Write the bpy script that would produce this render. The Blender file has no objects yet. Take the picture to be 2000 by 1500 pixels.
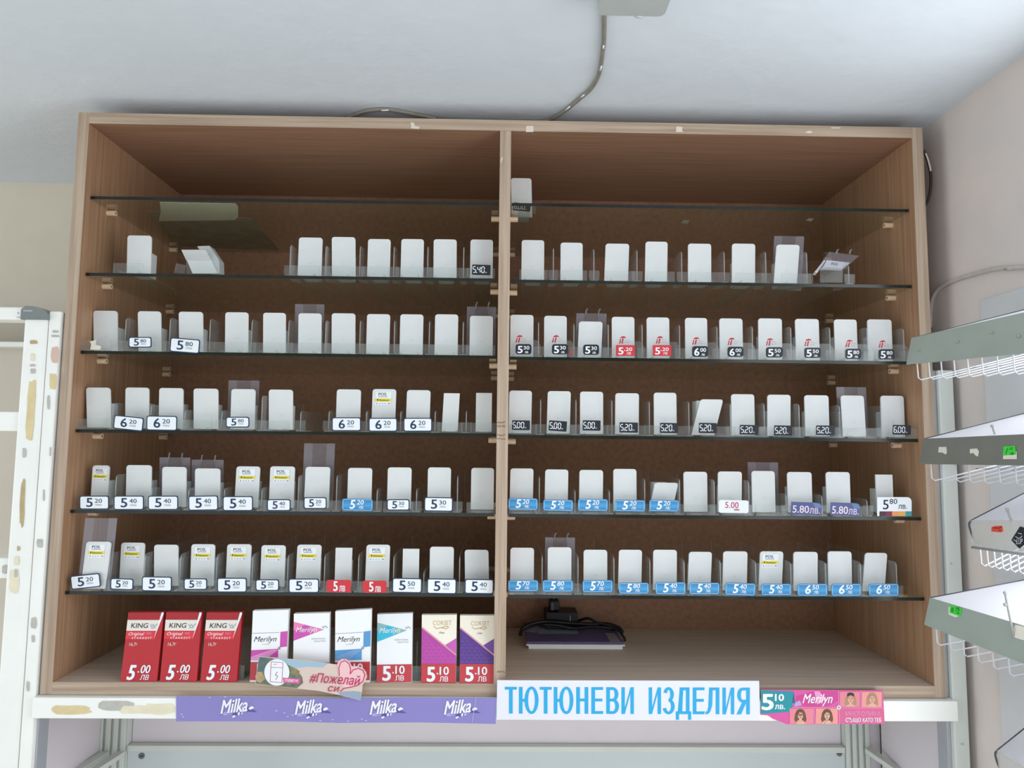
import bpy, bmesh, math, random
from mathutils import Vector, Matrix
random.seed(7)
C = bpy.context.scene.collection
SC = bpy.context.scene
Z0 = 1.25                                   # height of the cabinet's underside above the floor
# ------------------------------------------------------------------ camera
F = 1348.9
CAM = Vector((-.00199, -1.07223, Z0 + .37778))
yaw, pitch, roll = (math.radians(a) for a in (.96319, 4.94201, .57976))
fwd = Vector((math.sin(yaw)*math.cos(pitch), math.cos(yaw)*math.cos(pitch), math.sin(pitch)))
r0 = Vector((math.cos(yaw), -math.sin(yaw), 0)); u0 = r0.cross(fwd)
RT = math.cos(roll)*r0 + math.sin(roll)*u0
UP = -math.sin(roll)*r0 + math.cos(roll)*u0
cd = bpy.data.cameras.new('camera'); cam = bpy.data.objects.new('camera', cd); C.objects.link(cam)
cd.sensor_width = 36; cd.lens = F/2000*36; cd.clip_start = .02
cam.matrix_world = Matrix(((RT.x, UP.x, -fwd.x, CAM.x), (RT.y, UP.y, -fwd.y, CAM.y), (RT.z, UP.z, -fwd.z, CAM.z), (0, 0, 0, 1)))
SC.camera = cam
# ------------------------------------------------------------------ world, daylight, exposure
w = bpy.data.worlds.new('world'); SC.world = w; w.use_nodes = True
bg = w.node_tree.nodes['Background']; bg.inputs[0].default_value = (.80, .88, 1, 1); bg.inputs[1].default_value = .5
def area(name, loc, rot, sx, sy, power, col):
    l = bpy.data.lights.new(name, 'AREA'); l.shape = 'RECTANGLE'; l.size = sx; l.size_y = sy; l.energy = power; l.color = col
    o = bpy.data.objects.new(name, l); C.objects.link(o); o.location = loc; o.rotation_euler = rot; return o
area('shop_window_daylight', (-.85, -2.38, .85), (math.radians(90), 0, 0), 2.8, 1.4, 22, (.90, .96, 1))
area('side_window_daylight', (-2.95, -1.0, 1.3), (math.radians(90), 0, math.radians(-90)), 1.6, 1.6, 36, (.88, .95, 1))
area('rack_window_daylight', (.80, -.72, 1.5), (math.radians(90), 0, math.radians(90)), 1.06, 1.1, 20, (.92, .96, 1))
SC.view_settings.view_transform = 'Standard'; SC.view_settings.look = 'None'
SC.view_settings.gamma = 1; SC.view_settings.use_curve_mapping = False
SC.view_settings.exposure = -0.46
SC.cycles.transparent_max_bounces = 40
# ------------------------------------------------------------------ materials
def lin(c): return tuple(((v/255)/12.92 if v/255 <= .04045 else ((v/255+.055)/1.055)**2.4) for v in c) + (1,)
MT = {}
def mat(name, rgb, rough=.6, metal=0, spec=.4, var=0, scale=30, bump=0, stretch=(1, 1, 1), rgb2=None):
    if name in MT: return MT[name]
    m = bpy.data.materials.new(name); m.use_nodes = True; nt = m.node_tree; b = nt.nodes['Principled BSDF']
    b.inputs['Base Color'].default_value = lin(rgb); b.inputs['Roughness'].default_value = rough
    b.inputs['Metallic'].default_value = metal; b.inputs['Specular IOR Level'].default_value = spec
    if var or bump:
        tc = nt.nodes.new('ShaderNodeTexCoord'); mp = nt.nodes.new('ShaderNodeMapping'); mp.inputs['Scale'].default_value = stretch
        nt.links.new(tc.outputs['Object'], mp.inputs[0])
        n = nt.nodes.new('ShaderNodeTexNoise'); n.inputs['Scale'].default_value = scale; n.inputs['Detail'].default_value = 6
        nt.links.new(mp.outputs[0], n.inputs['Vector'])
        if var:
            cr = nt.nodes.new('ShaderNodeValToRGB'); a = lin(rgb); z = lin(rgb2) if rgb2 else tuple(v*(1-var) for v in a[:3])+(1,)
            cr.color_ramp.elements[0].position = .32; cr.color_ramp.elements[1].position = .68
            cr.color_ramp.elements[0].color = z; cr.color_ramp.elements[1].color = a
            nt.links.new(n.outputs['Fac'], cr.inputs[0]); nt.links.new(cr.outputs[0], b.inputs['Base Color'])
        if bump:
            bp = nt.nodes.new('ShaderNodeBump'); bp.inputs['Strength'].default_value = bump; bp.inputs['Distance'].default_value = .004
            nt.links.new(n.outputs['Fac'], bp.inputs['Height']); nt.links.new(bp.outputs[0], b.inputs['Normal'])
    MT[name] = m; return m
def clear(name, tint, opac, body, rough=.08, spec=.5):
    """clear sheet plastic or glass: lets light straight through, with a little body colour and a gloss that grows at grazing angles"""
    if name in MT: return MT[name]
    m = bpy.data.materials.new(name); m.use_nodes = True; nt = m.node_tree; N = nt.nodes; N.remove(N['Principled BSDF'])
    out = N['Material Output']
    t = N.new('ShaderNodeBsdfTransparent'); t.inputs[0].default_value = tint+(1,)
    p = N.new('ShaderNodeBsdfDiffuse'); p.inputs[0].default_value = lin(body)
    g = N.new('ShaderNodeBsdfGlossy'); g.inputs['Roughness'].default_value = rough; g.inputs[0].default_value = (1, 1, 1, 1)
    fr = N.new('ShaderNodeFresnel'); fr.inputs[0].default_value = 1.45
    mu = N.new('ShaderNodeMath'); mu.operation = 'MULTIPLY'; mu.inputs[1].default_value = spec
    ge = N.new('ShaderNodeNewGeometry'); iv = N.new('ShaderNodeMath'); iv.operation = 'SUBTRACT'; iv.inputs[0].default_value = 1; nt.links.new(ge.outputs['Backfacing'], iv.inputs[1])
    fm = N.new('ShaderNodeMath'); fm.operation = 'MULTIPLY'; nt.links.new(fr.outputs[0], fm.inputs[0]); nt.links.new(iv.outputs[0], fm.inputs[1]); nt.links.new(fm.outputs[0], mu.inputs[0])
    a = N.new('ShaderNodeMixShader'); a.inputs[0].default_value = opac; nt.links.new(t.outputs[0], a.inputs[1]); nt.links.new(p.outputs[0], a.inputs[2])
    b = N.new('ShaderNodeMixShader'); nt.links.new(mu.outputs[0], b.inputs[0]); nt.links.new(a.outputs[0], b.inputs[1]); nt.links.new(g.outputs[0], b.inputs[2])
    nt.links.new(b.outputs[0], out.inputs[0]); MT[name] = m; return m
def wood(name, axis, c1, c2):
    if name in MT: return MT[name]
    st = {'x': (1.5, 60, 60), 'y': (60, 1.5, 60), 'z': (60, 60, 1.5)}[axis]
    return mat(name, c1, .48, 0, .35, .2, 3.2, .04, st, c2)
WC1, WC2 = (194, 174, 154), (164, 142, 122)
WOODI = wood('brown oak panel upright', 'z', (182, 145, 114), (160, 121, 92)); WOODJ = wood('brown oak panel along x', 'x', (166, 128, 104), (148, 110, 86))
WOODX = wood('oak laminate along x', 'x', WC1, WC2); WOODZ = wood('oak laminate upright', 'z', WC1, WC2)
HARD = mat('brown hardboard', (158, 118, 95), .75, 0, .15, .22, 110, .05)
PIN = mat('pale wooden dowel', (240, 210, 176), .55, var=.1, scale=200)
WHITE = mat('white pusher plastic', (226, 229, 229), .38, spec=.35, var=.03, scale=60)
MARK = mat('painted dimple shade', (217, 220, 220), .5)
GREYP = mat('grey pusher plastic', (196, 200, 200), .45, var=.04, scale=60)
CLEAR = clear('clear acrylic', (.96, .97, .97), .06, (205, 212, 212))
EDGE = clear('acrylic edge', (.95, .96, .96), .26, (200, 206, 206), .1, .9)  # edge highlights put into a paler, more opaque body colour
SLEEVE = clear('cloudy plastic sleeve', (.95, .95, .96), .12, (196, 192, 202), .18, .6)
SLEEVE2 = clear('cloudy plastic fold', (.95, .95, .96), .14, (204, 200, 210), .18, .6)
GLASS = clear('shelf glass', (.92, .94, .90), .07, (150, 142, 112), .02, 1.1)
GEDGE = mat('green glass edge', (28, 36, 30), .15, spec=.35, var=.4, scale=25)
PAINT = mat('white enamel', (248, 249, 244), .4, var=.05, scale=14)
PAINTG = mat('grey-white enamel', (214, 220, 214), .42, var=.06, scale=14)
ALU = mat('aluminium profile', (186, 190, 196), .35, .6, var=.08, scale=30)
DARKGAP = mat('dark rubber', (60, 58, 62), .8)
STRIPG = mat('grey-green painted metal', (172, 182, 172), .45, .1, var=.1, scale=18)
STRIPD = mat('dark grey painted metal', (136, 136, 128), .45, .1, var=.12, scale=18)
WIRE = mat('white coated wire', (216, 218, 222), .35)
SHEET = mat('white rack sheet', (246, 246, 252), .5)
BLACK = mat('black plastic', (22, 22, 26), .4, var=.1, scale=40)
NAVY = mat('navy print', (28, 54, 86), .5); PW = mat('white print', (238, 243, 248), .45); PGREY = mat('grey print', (150, 158, 168), .5)
TBLK = mat('black tag card', (26, 31, 42), .45); TRED = mat('red tag card', (206, 52, 60), .45); CRIM = mat('crimson print', (180, 30, 54), .45)
PINKT = mat('raspberry print', (196, 44, 96), .5); YEL = mat('yellow print', (240, 222, 60), .5); INK = mat('black print', (30, 30, 34), .5)
CYAN = mat('cyan vinyl letter', (40, 170, 222), .4); SIGNW = mat('white sign board', (228, 230, 244), .35)
# ------------------------------------------------------------------ pixel of the photograph -> point on a real plane
def ray(x, y): return (RT*((x-1000)/F) - UP*((y-750)/F) + fwd)
class Pl:
    """a plane standing in the room; at() gives the point of it seen at (x, y), raised by off towards the viewer"""
    def __init__(s, o, n=(0, -1, 0)): s.o = Vector(o); s.n = Vector(n).normalized()
    def at(s, x, y, off=0):
        d = ray(x, y); return CAM + d*((s.o-CAM).dot(s.n)/d.dot(s.n)) + s.n*off
def Y(y): return Pl((0, y, 0))
def aty(x, y, Yv): return Y(Yv).at(x, y)
def proj(p):
    q = Vector(p)-CAM; z = q.dot(fwd); return 1000+F*q.dot(RT)/z, 750-F*q.dot(UP)/z
# ------------------------------------------------------------------ mesh builder
class MB:
    def __init__(s): s.v = []; s.f = []; s.mi = []; s.sm = []; s.mats = []
    def m(s, mt):
        if mt not in s.mats: s.mats.append(mt)
        return s.mats.index(mt)
    def face(s, pts, mt, smooth=False):
        k = len(s.v); s.v += [Vector(p) for p in pts]; s.f.append(list(range(k, k+len(pts)))); s.mi.append(s.m(mt)); s.sm.append(smooth)
    def mesh(s, vs, fs, mt, smooth=False):
        k = len(s.v); s.v += [Vector(p) for p in vs]; i = s.m(mt)
        for f in fs: s.f.append([k+j for j in f]); s.mi.append(i); s.sm.append(smooth)
    def prism(s, pts, d, mt, side=None):
        d = Vector(d); n = len(pts); k = len(s.v); s.v += [Vector(p) for p in pts] + [Vector(p)+d for p in pts]
        a, b = s.m(mt), s.m(side or mt)
        s.f.append(list(range(k, k+n))); s.mi.append(a); s.f.append([k+n+j for j in reversed(range(n))]); s.mi.append(a); s.sm += [False]*(n+2)
        for j in range(n): s.f.append([k+j, k+(j+1) % n, k+n+(j+1) % n, k+n+j]); s.mi.append(b)
    def box(s, a, b, mt):
        (x0, y0, z0), (x1, y1, z1) = a, b
        s.prism([(x0, y0, z0), (x1, y0, z0), (x1, y0, z1), (x0, y0, z1)], (0, y1-y0, 0), mt)
    def bbox(s, a, b, mt, r=.001):
        bm = bmesh.new(); bmesh.ops.create_cube(bm, size=1); c = [(p+q)/2 for p, q in zip(a, b)]; d = [abs(q-p) for p, q in zip(a, b)]
        for v in bm.verts: v.co = Vector((c[0]+v.co.x*d[0], c[1]+v.co.y*d[1], c[2]+v.co.z*d[2]))
        bmesh.ops.bevel(bm, geom=bm.edges[:], offset=r, segments=2, profile=.5, affect='EDGES'); s.bm(bm, mt)
    def bm(s, bm, mt, smooth=False):
        bm.verts.index_update(); s.mesh([v.co.copy() for v in bm.verts], [[v.index for v in f.verts] for f in bm.faces], mt, smooth); bm.free()
    def tube(s, path, r, mt, n=8, smooth=True):
        P = [Vector(p) for p in path]; rings = []; ref = None
        for i, p in enumerate(P):
            t = (P[min(i+1, len(P)-1)]-P[max(i-1, 0)]).normalized()
            if ref is None: ref = t.orthogonal().normalized()
            ref = (ref - t*ref.dot(t)).normalized(); q = t.cross(ref)
            rings.append([p+(ref*math.cos(2*math.pi*j/n)+q*math.sin(2*math.pi*j/n))*r for j in range(n)])
        vs = [v for g in rings for v in g]; fs = []
        for i in range(len(P)-1):
            for j in range(n): fs.append([i*n+j, i*n+(j+1) % n, (i+1)*n+(j+1) % n, (i+1)*n+j])
        fs += [list(range(n))[::-1], [(len(P)-1)*n+j for j in range(n)]]
        s.mesh(vs, fs, mt, smooth)
    def ball(s, c, r, mt, sc=(1, 1, 1)):
        bm = bmesh.new(); bmesh.ops.create_uvsphere(bm, u_segments=16, v_segments=10, radius=r)
        for v in bm.verts: v.co = Vector(c)+Vector((v.co.x*sc[0], v.co.y*sc[1], v.co.z*sc[2]))
        s.bm(bm, mt, True)
    def text(s, g, t, box, mt, off, bold=0, shear=0, space=1.0):
        vs, fs = glyphs(t, 0, shear, space); x0, y0, x1, y1 = box
        e = max(bold, 0)*abs(y1-y0)*.9; v = e*.7; ex = e*(PXA(g) if bold > 0 else 1)
        x0, x1, y0, y1 = x0+ex, x1-ex, y0+v, y1-v                      # heavier weight: the outline repeated a hair apart
        n = 0 if bold <= 0 else 10 if bold >= .02 else 4
        sh_ = [(ex*math.cos(2*math.pi*(j+.5)/n), v*math.sin(2*math.pi*(j+.5)/n)) for j in range(n)] + [(0, 0)]
        for k, (dx, dy) in enumerate(sh_):
            s.mesh([g(x0+(x1-x0)*a+dx, y1-(y1-y0)*b+dy, off+k*.000012) for a, b in vs], fs, mt)
    def stroke(s, g, pts, wd, mt, off):
        for i in range(len(pts)-1):
            (ax, ay), (bx, by) = pts[i], pts[i+1]; L = math.hypot(bx-ax, by-ay) or 1; nx, ny = -(by-ay)/L*wd/2, (bx-ax)/L*wd/2
            ex, ey = (bx-ax)/L*wd*.3, (by-ay)/L*wd*.3
            o_ = off+i*.000008; s.face([g(ax+nx-ex, ay+ny-ey, o_), g(bx+nx+ex, by+ny+ey, o_), g(bx-nx+ex, by-ny+ey, o_), g(ax-nx-ex, ay-ny-ey, o_)], mt)
    def flat(s, g, pts, mt, off): s.face([g(x, y, off) for x, y in pts], mt)
    def build(s, name, parent=None, loc=None, fix=True):
        base = Vector(loc) if loc is not None else Vector((0, 0, 0))
        org = (Vector(parent['_o']) if parent is not None and '_o' in parent else Vector((0, 0, 0))) if parent is not None else base
        me = bpy.data.meshes.new(name); me.from_pydata([tuple(v-org) for v in s.v], [], s.f)
        for m in s.mats: me.materials.append(m)
        me.polygons.foreach_set('material_index', s.mi); me.polygons.foreach_set('use_smooth', s.sm[:len(s.f)]); me.update()
        if fix:
            bm = bmesh.new(); bm.from_mesh(me); bmesh.ops.recalc_face_normals(bm, faces=bm.faces); bm.to_mesh(me); bm.free()
        o = bpy.data.objects.new(name, me); C.objects.link(o)
        if parent is not None: o.parent = parent
        else: o.location = base
        if parent is not None: o['_o'] = list(org)
        return o
def PXA(g):
    """how much a unit across differs from a unit down in this drawing frame"""
    p = g(0, 0, 0); return (g(0, 1e-2, 0)-p).length/max((g(1e-2, 0, 0)-p).length, 1e-9)
GC = {}
_tc = bpy.data.curves.new('lettering', 'FONT'); _tc.resolution_u = 3; _to = bpy.data.objects.new('lettering', _tc)
def glyphs(t, bold, shear, space):
    k = (t, bold, shear, space)
    if k not in GC:
        if _to.name not in C.objects: C.objects.link(_to)
        _tc.body = t; _tc.offset = bold; _tc.shear = shear; _tc.space_character = space
        dg = bpy.context.evaluated_depsgraph_get(); dg.update()
        me = bpy.data.meshes.new_from_object(_to.evaluated_get(dg))
        vs = [(v.co.x, v.co.y) for v in me.vertices]; fs = [list(p.vertices) for p in me.polygons]
        bpy.data.meshes.remove(me)
        x0, x1 = min(a for a, b in vs), max(a for a, b in vs); y0, y1 = min(b for a, b in vs), max(b for a, b in vs)
        GC[k] = ([((a-x0)/(x1-x0), (b-y0)/(y1-y0)) for a, b in vs], fs)
    return GC[k]
def rrect(x0, y0, x1, y1, r, n=4, corners=(1, 1, 1, 1)):
    out = []
    for (cx, cy, a0, k) in ((x0+r, y0+r, 180, 0), (x1-r, y0+r, 270, 1), (x1-r, y1-r, 0, 2), (x0+r, y1-r, 90, 3)):
        if corners[k]:
            for j in range(n+1):
                a = math.radians(a0+90*j/n); out.append((cx+r*math.cos(a), cy+r*math.sin(a)))
        else: out.append(((x0, x1, x1, x0)[k], (y0, y0, y1, y1)[k]))
    return out
def circ(cx, cy, rx, ry=None, n=20): return [(cx+rx*math.cos(2*math.pi*j/n), cy+(ry or rx)*math.sin(2*math.pi*j/n)) for j in range(n)]
def tag(o, label, cat, group=None, kind=None):
    o['label'] = label; o['category'] = cat
    if group: o['group'] = group
    if kind: o['kind'] = kind
    return o
def thing(name, loc, label, cat, group=None):
    o = bpy.data.objects.new(name, None); C.objects.link(o); o.location = loc; o.empty_display_size = .02; o['_o'] = list(loc)
    return tag(o, label, cat, group)
def struct(o): o['kind'] = 'structure'; return o
def imap(pl): return lambda x, y, off=0: pl.at(x, y, off)
def rmap(pl, cx, cy, ang):
    c, s_ = math.cos(math.radians(ang)), math.sin(math.radians(ang))
    return lambda u, v, off=0: pl.at(cx+u*c-v*s_, cy+u*s_+v*c, off)
LY = .00018
# ------------------------------------------------------------------ the room
XR, YB, ZC, XL, YF = .722, .386, Z0+.925, -3.0, -2.45
MCEIL = mat('white ceiling plaster', (228, 235, 241), .85, 0, .1, .02, 26, .4)
MWB = mat('cream wall paint', (222, 213, 196), .85, 0, .1, .03, 20, .25)
MWR = mat('pinkish white wall paint', (228, 216, 208), .85, 0, .1, .05, 9, .3, (1, 1, 1), (216, 208, 204))
MFL = mat('pale floor tile', (214, 208, 198), .4, var=.1, scale=6)
def slab(name, a, b, mt): m = MB(); m.box(a, b, mt); return struct(m.build(name))
slab('floor', (XL, YF, -.1), (XR, YB, 0), MFL)
slab('ceiling', (XL, YF, ZC), (XR, YB, ZC+.1), MCEIL)
slab('wall_back', (XL, YB, 0), (XR, YB+.1, ZC), MWB)
def holed(name, horiz, fixed, a0, a1, b0, b1, h0, h1, mt):
    m = MB()
    for (p, q, lo, hi) in ((a0, b0, 0, ZC), (b1, a1, 0, ZC), (b0, b1, 0, h0), (b0, b1, h1, ZC)):
        if q-p < .001 or hi-lo < .001: continue
        if horiz: m.box((p, fixed-.1, lo), (q, fixed, hi), mt)
        else: m.box((fixed-.1, p, lo), (fixed, q, hi), mt)
    return struct(m.build(name))
holed('wall_front', True, YF, XL, XR, -2.25, .55, .15, 1.55, MWB)
holed('wall_right', False, XR+.1, YF, YB, -1.26, -.18, .93, 2.07, MWR)
holed('wall_left', False, XL, YF, YB, -1.8, -.2, .5, 2.1, MWB)
# ------------------------------------------------------------------ the cabinet
W, H, D, T, XD, SB = 1.36, .89744, .31967, .01786, .00181, .01392
h = W/2
zL = [Z0+z for z in (.76362, .63894, .51458, .39165, .26814, .14588)]
zR = [Z0+z for z in (.76353, .63771, .51344, .38997, .26745, .14453)]
cab = thing('display_cabinet', (0, D/2, Z0), 'oak-laminate cigarette cabinet with two open bays, mounted high under the ceiling', 'cabinet')
CHIP = mat('chipped pale chipboard', (226, 214, 200), .8)
SCUFF = mat('grey scuff', (120, 100, 84), .8)
def part(par, name, fn, label=None, fix=True):
    m = MB(); fn(m); o = m.build(name, par, fix=fix)
    if label: o['label'] = label
    return o
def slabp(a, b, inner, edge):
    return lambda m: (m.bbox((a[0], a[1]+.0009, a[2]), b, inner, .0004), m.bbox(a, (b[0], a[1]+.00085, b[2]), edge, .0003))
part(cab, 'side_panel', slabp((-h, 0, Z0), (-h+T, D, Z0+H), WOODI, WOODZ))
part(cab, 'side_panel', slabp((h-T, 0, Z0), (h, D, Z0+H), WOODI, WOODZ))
P0 = Y(0)
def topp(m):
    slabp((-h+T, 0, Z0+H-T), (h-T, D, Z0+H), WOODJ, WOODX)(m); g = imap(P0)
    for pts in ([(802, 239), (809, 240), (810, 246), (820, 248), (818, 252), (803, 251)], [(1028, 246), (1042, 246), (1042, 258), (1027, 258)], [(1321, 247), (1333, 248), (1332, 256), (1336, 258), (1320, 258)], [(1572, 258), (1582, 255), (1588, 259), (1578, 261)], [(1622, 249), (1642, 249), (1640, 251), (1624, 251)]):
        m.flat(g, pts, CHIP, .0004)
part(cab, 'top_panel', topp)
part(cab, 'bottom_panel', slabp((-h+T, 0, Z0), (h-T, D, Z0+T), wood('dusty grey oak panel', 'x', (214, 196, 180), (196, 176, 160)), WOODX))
def midp(m):
    slabp((XD-T/2, .0005, Z0+T), (XD+T/2, D, Z0+H-T), WOODI, WOODZ)(m); g = imap(Y(.0005))
    m.flat(g, [(979, 309), (982, 306), (981, 313), (977, 320), (978, 314)], CHIP, .0004)
    for y0 in (826, 832, 851, 857, 1312):
        for k in range(4):
            x0 = 971+k*4; m.stroke(g, [(x0, y0+random.uniform(-2, 2)), (x0+2.5, y0+random.uniform(-3, 3)), (x0+4, y0+random.uniform(-2, 2))], 1.0, SCUFF, .0004)
part(cab, 'middle_panel', midp)
def backp(m):
    m.box((-h+T, D-.004, Z0+T), (h-T, D, Z0+H-T), HARD)
part(cab, 'back_panel', backp, 'dark brown hardboard back')
ring = lambda x, y, z, r, n=12: [(x, y+r*math.cos(2*math.pi*j/n), z+r*math.sin(2*math.pi*j/n)) for j in range(n)]
def pin(x0, x1, y, z):
    m = MB(); m.prism(ring(x0, y, z, .0046), (x1-x0, 0, 0), PIN); tip = x1+(.0002 if x1 > x0 else -.0002)
    m.prism(ring(tip, y, z, .0014, 8), ((x0-x1)*.02, 0, 0), DARKGAP); m.build('shelf_pin', cab)
for i in range(6):
    for y in (.066, .285):
        pin(-h+T, -h+T+.0135, y, zL[i]-.0085); pin(XD-T/2, XD-T/2-.0135, y, zL[i]-.0085)
        pin(XD+T/2, XD+T/2+.0135, y, zR[i]-.0085); pin(h-T, h-T-.0135, y, zR[i]-.0085)
ORD = ['top', 'second', 'third', 'fourth', 'fifth', 'lowest']
NTH = ['first', 'second', 'third', 'fourth', 'fifth', 'sixth', 'seventh', 'eighth', 'ninth', 'tenth', 'eleventh', 'twelfth', 'thirteenth']
BAY = {'L': 'purple-strip bay', 'R': 'blue-sign bay'}
for i in range(6):
    for bay, x0, x1, z in (('L', -h+T+.002, XD-T/2-.002, zL[i]), ('R', XD+T/2+.002, h-T-.002, zR[i])):
        m = MB(); a, b = (x0, SB, z-.0032), (x1, .3148, z+.0018)
        p = [(a[0], a[1], a[2]), (b[0], a[1], a[2]), (b[0], a[1], b[2]), (a[0], a[1], b[2])]
        m.prism(p, (0, b[1]-a[1], 0), GLASS, GLASS); m.mi[0] = m.m(GEDGE)
        o = m.build('glass_shelf', loc=((x0+x1)/2, .16, z), fix=True)
        tag(o, f'clear green-edged glass shelf, {ORD[i]} of six in the {BAY[bay]}', 'shelf', 'glass shelves of the cabinet')
# ------------------------------------------------------------------ price tags
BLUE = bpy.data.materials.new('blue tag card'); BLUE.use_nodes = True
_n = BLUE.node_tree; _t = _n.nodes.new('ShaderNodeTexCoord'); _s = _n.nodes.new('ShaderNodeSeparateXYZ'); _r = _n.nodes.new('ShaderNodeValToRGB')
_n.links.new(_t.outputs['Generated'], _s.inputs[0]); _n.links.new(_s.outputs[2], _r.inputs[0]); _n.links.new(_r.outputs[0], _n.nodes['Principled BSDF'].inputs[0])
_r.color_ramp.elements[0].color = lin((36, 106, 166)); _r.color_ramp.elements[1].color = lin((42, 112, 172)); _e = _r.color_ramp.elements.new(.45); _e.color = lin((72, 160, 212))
LBLUE = mat('light blue print', (150, 206, 238), .5)
PURP = mat('slate purple tag card', (84, 92, 140), .45); MAUVE = mat('pale mauve print', (236, 220, 236), .5)
SEG = {'0': 'abcdef', '1': 'bc', '2': 'abged', '3': 'abgcd', '4': 'fgbc', '5': 'afgcd', '6': 'afgedc', '8': 'abcdefg'}
def seg7(m, g, ch, x0, y0, x1, y1, mt, off):
    ym = (y0+y1)/2; k = .09*(y1-y0); wd = .13*(y1-y0)
    E = {'a': ((x0+k, y0), (x1-k, y0)), 'd': ((x0+k, y1), (x1-k, y1)), 'g': ((x0+k, ym), (x1-k, ym)), 'f': ((x0, y0+k), (x0, ym-k)), 'b': ((x1, y0+k), (x1, ym-k)), 'e': ((x0, ym+k), (x0, y1-k)), 'c': ((x1, ym+k), (x1, y1-k))}
    for s_ in SEG[ch]: m.stroke(g, E[s_], wd, mt, off)
def make_tag(m, pl, spec):
    """spec = (style, whole, cents, x0, y0, x1, y1, tilt)"""
    st, a, b, x0, y0, x1, y1 = spec[:7]; ang = spec[7] if len(spec) > 7 else 0
    cx, cy, wd, hg = (x0+x1)/2, (y0+y1)/2, x1-x0, y1-y0; g = rmap(pl, cx, cy, ang)
    bx = lambda u0, v0, u1, v1: (-wd/2+u0*wd, -hg/2+v0*hg, -wd/2+u1*wd, -hg/2+v1*hg)
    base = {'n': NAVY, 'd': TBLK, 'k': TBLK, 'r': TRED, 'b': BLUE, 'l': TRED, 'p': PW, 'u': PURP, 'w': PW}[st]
    rad = {'n': 4, 'd': 1.5, 'k': 5, 'r': 1.5, 'b': 4, 'l': 4, 'p': 4, 'u': 3, 'w': 3}[st]
    pts = rrect(-wd/2, -hg/2, wd/2, hg/2, rad)
    if st in 'uw': pts = rrect(-wd/2, -hg/2, wd/2, hg/2, 9, 5, (0, 1, 0, 0))
    m.prism([g(x, y, 0) for x, y in pts], pl.n*-.0006, base)
    L1, L2 = LY, LY*2
    if st == 'n':
        m.flat(g, rrect(-wd/2+2, -hg/2+2, wd/2-2, hg/2-2, 3), PW, L1)
        m.text(g, a, bx(.235, .17, .455, .82), NAVY, L2, .025); m.text(g, b, bx(.52, .22, .765, .52), NAVY, L2, .006); m.text(g, 'лева', bx(.53, .6, .75, .73), PGREY, L2)
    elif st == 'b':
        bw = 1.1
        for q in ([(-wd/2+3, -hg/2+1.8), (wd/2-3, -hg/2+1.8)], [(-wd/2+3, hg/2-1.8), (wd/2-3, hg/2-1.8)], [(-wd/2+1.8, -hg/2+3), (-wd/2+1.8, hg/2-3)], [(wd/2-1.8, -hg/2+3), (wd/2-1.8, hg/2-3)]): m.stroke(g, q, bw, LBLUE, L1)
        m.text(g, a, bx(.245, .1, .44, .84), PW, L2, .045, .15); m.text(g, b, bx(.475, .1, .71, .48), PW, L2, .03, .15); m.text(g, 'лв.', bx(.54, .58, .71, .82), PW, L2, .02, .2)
    elif st == 'k':
        m.text(g, a, bx(.12, .18, .45, .9), PW, L1, .045); m.text(g, b, bx(.5, .18, .87, .54), PW, L1, .03); m.text(g, 'лв.', bx(.57, .7, .81, .9), PW, L1, .03, .2)
    elif st == 'r':
        m.text(g, a, bx(.12, .22, .4, .88), PW, L1, .04); m.text(g, b, bx(.51, .22, .86, .56), PW, L1, .03); m.text(g, 'лв', bx(.56, .66, .79, .88), PW, L1); m.flat(g, circ(-wd/2+.455*wd, -hg/2+.5*hg, 1.1, n=8), PW, L1)
    elif st == 'd':
        X = [.06, .3, .52]; cw = .14
        for ch, u in zip(a+b, X):
            q = bx(u, .2, u+cw, .78); seg7(m, g, ch, *q, PW, L1)
        m.flat(g, circ(-wd/2+.255*wd, hg/2-.22*hg, 1.0, n=8), PW, L1); m.text(g, 'лв', bx(.70, .7, .8, .8), PW, L1)
    elif st == 'l':
        m.text(g, a, bx(.27, .1, .46, .9), PW, L1, .04); m.text(g, 'лв', bx(.52, .46, .76, .92), PW, L1, .02)
    elif st == 'p':
        m.text(g, a+'.'+b, bx(.21, .14, .665, .62), PINKT, L1, .01); m.text(g, 'лева', bx(.5, .66, .69, .82), CRIM, L1, .02, .2)
    elif st == 'u':
        m.text(g, a+'.'+b, bx(.05, .28, .59, .88), MAUVE, L1, .02); m.text(g, 'лв.', bx(.61, .46, .95, .9), MAUVE, L1)
        m.flat(g, [(wd*.2, -hg/2+.5), (wd/2-3, -hg/2+2), (wd/2-.5, -hg*.1), (wd*.3, -hg*.05)], mat('steel blue print', (104, 130, 176), .5), LY*.5)
    elif st == 'w':
        m.text(g, a, bx(.16, .14, .33, .65), INK, L1, .015); m.text(g, b, bx(.355, .09, .58, .36), INK, L1, .01); m.text(g, 'лв.', bx(.61, .4, .865, .62), INK, L1, .01)
        for u0, u1, c in ((.06, .24, (74, 44, 66)), (.24, .43, (126, 52, 70)), (.43, .62, (232, 152, 92)), (.62, .82, (226, 170, 88)), (.82, 1, (60, 150, 156))):
            q = bx(u0, .75, u1, 1); m.flat(g, [(q[0], q[1]), (q[2], q[1]), (q[2], q[3]), (q[0], q[3])], mat('stripe %d' % c[0], c, .5), L1)
TAGNAME = {'n': 'navy-edged', 'd': 'black digital', 'k': 'rounded black', 'r': 'red', 'b': 'blue', 'l': 'rounded red', 'p': 'pink-lettered white', 'u': 'slate-purple', 'w': 'striped white'}
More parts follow.
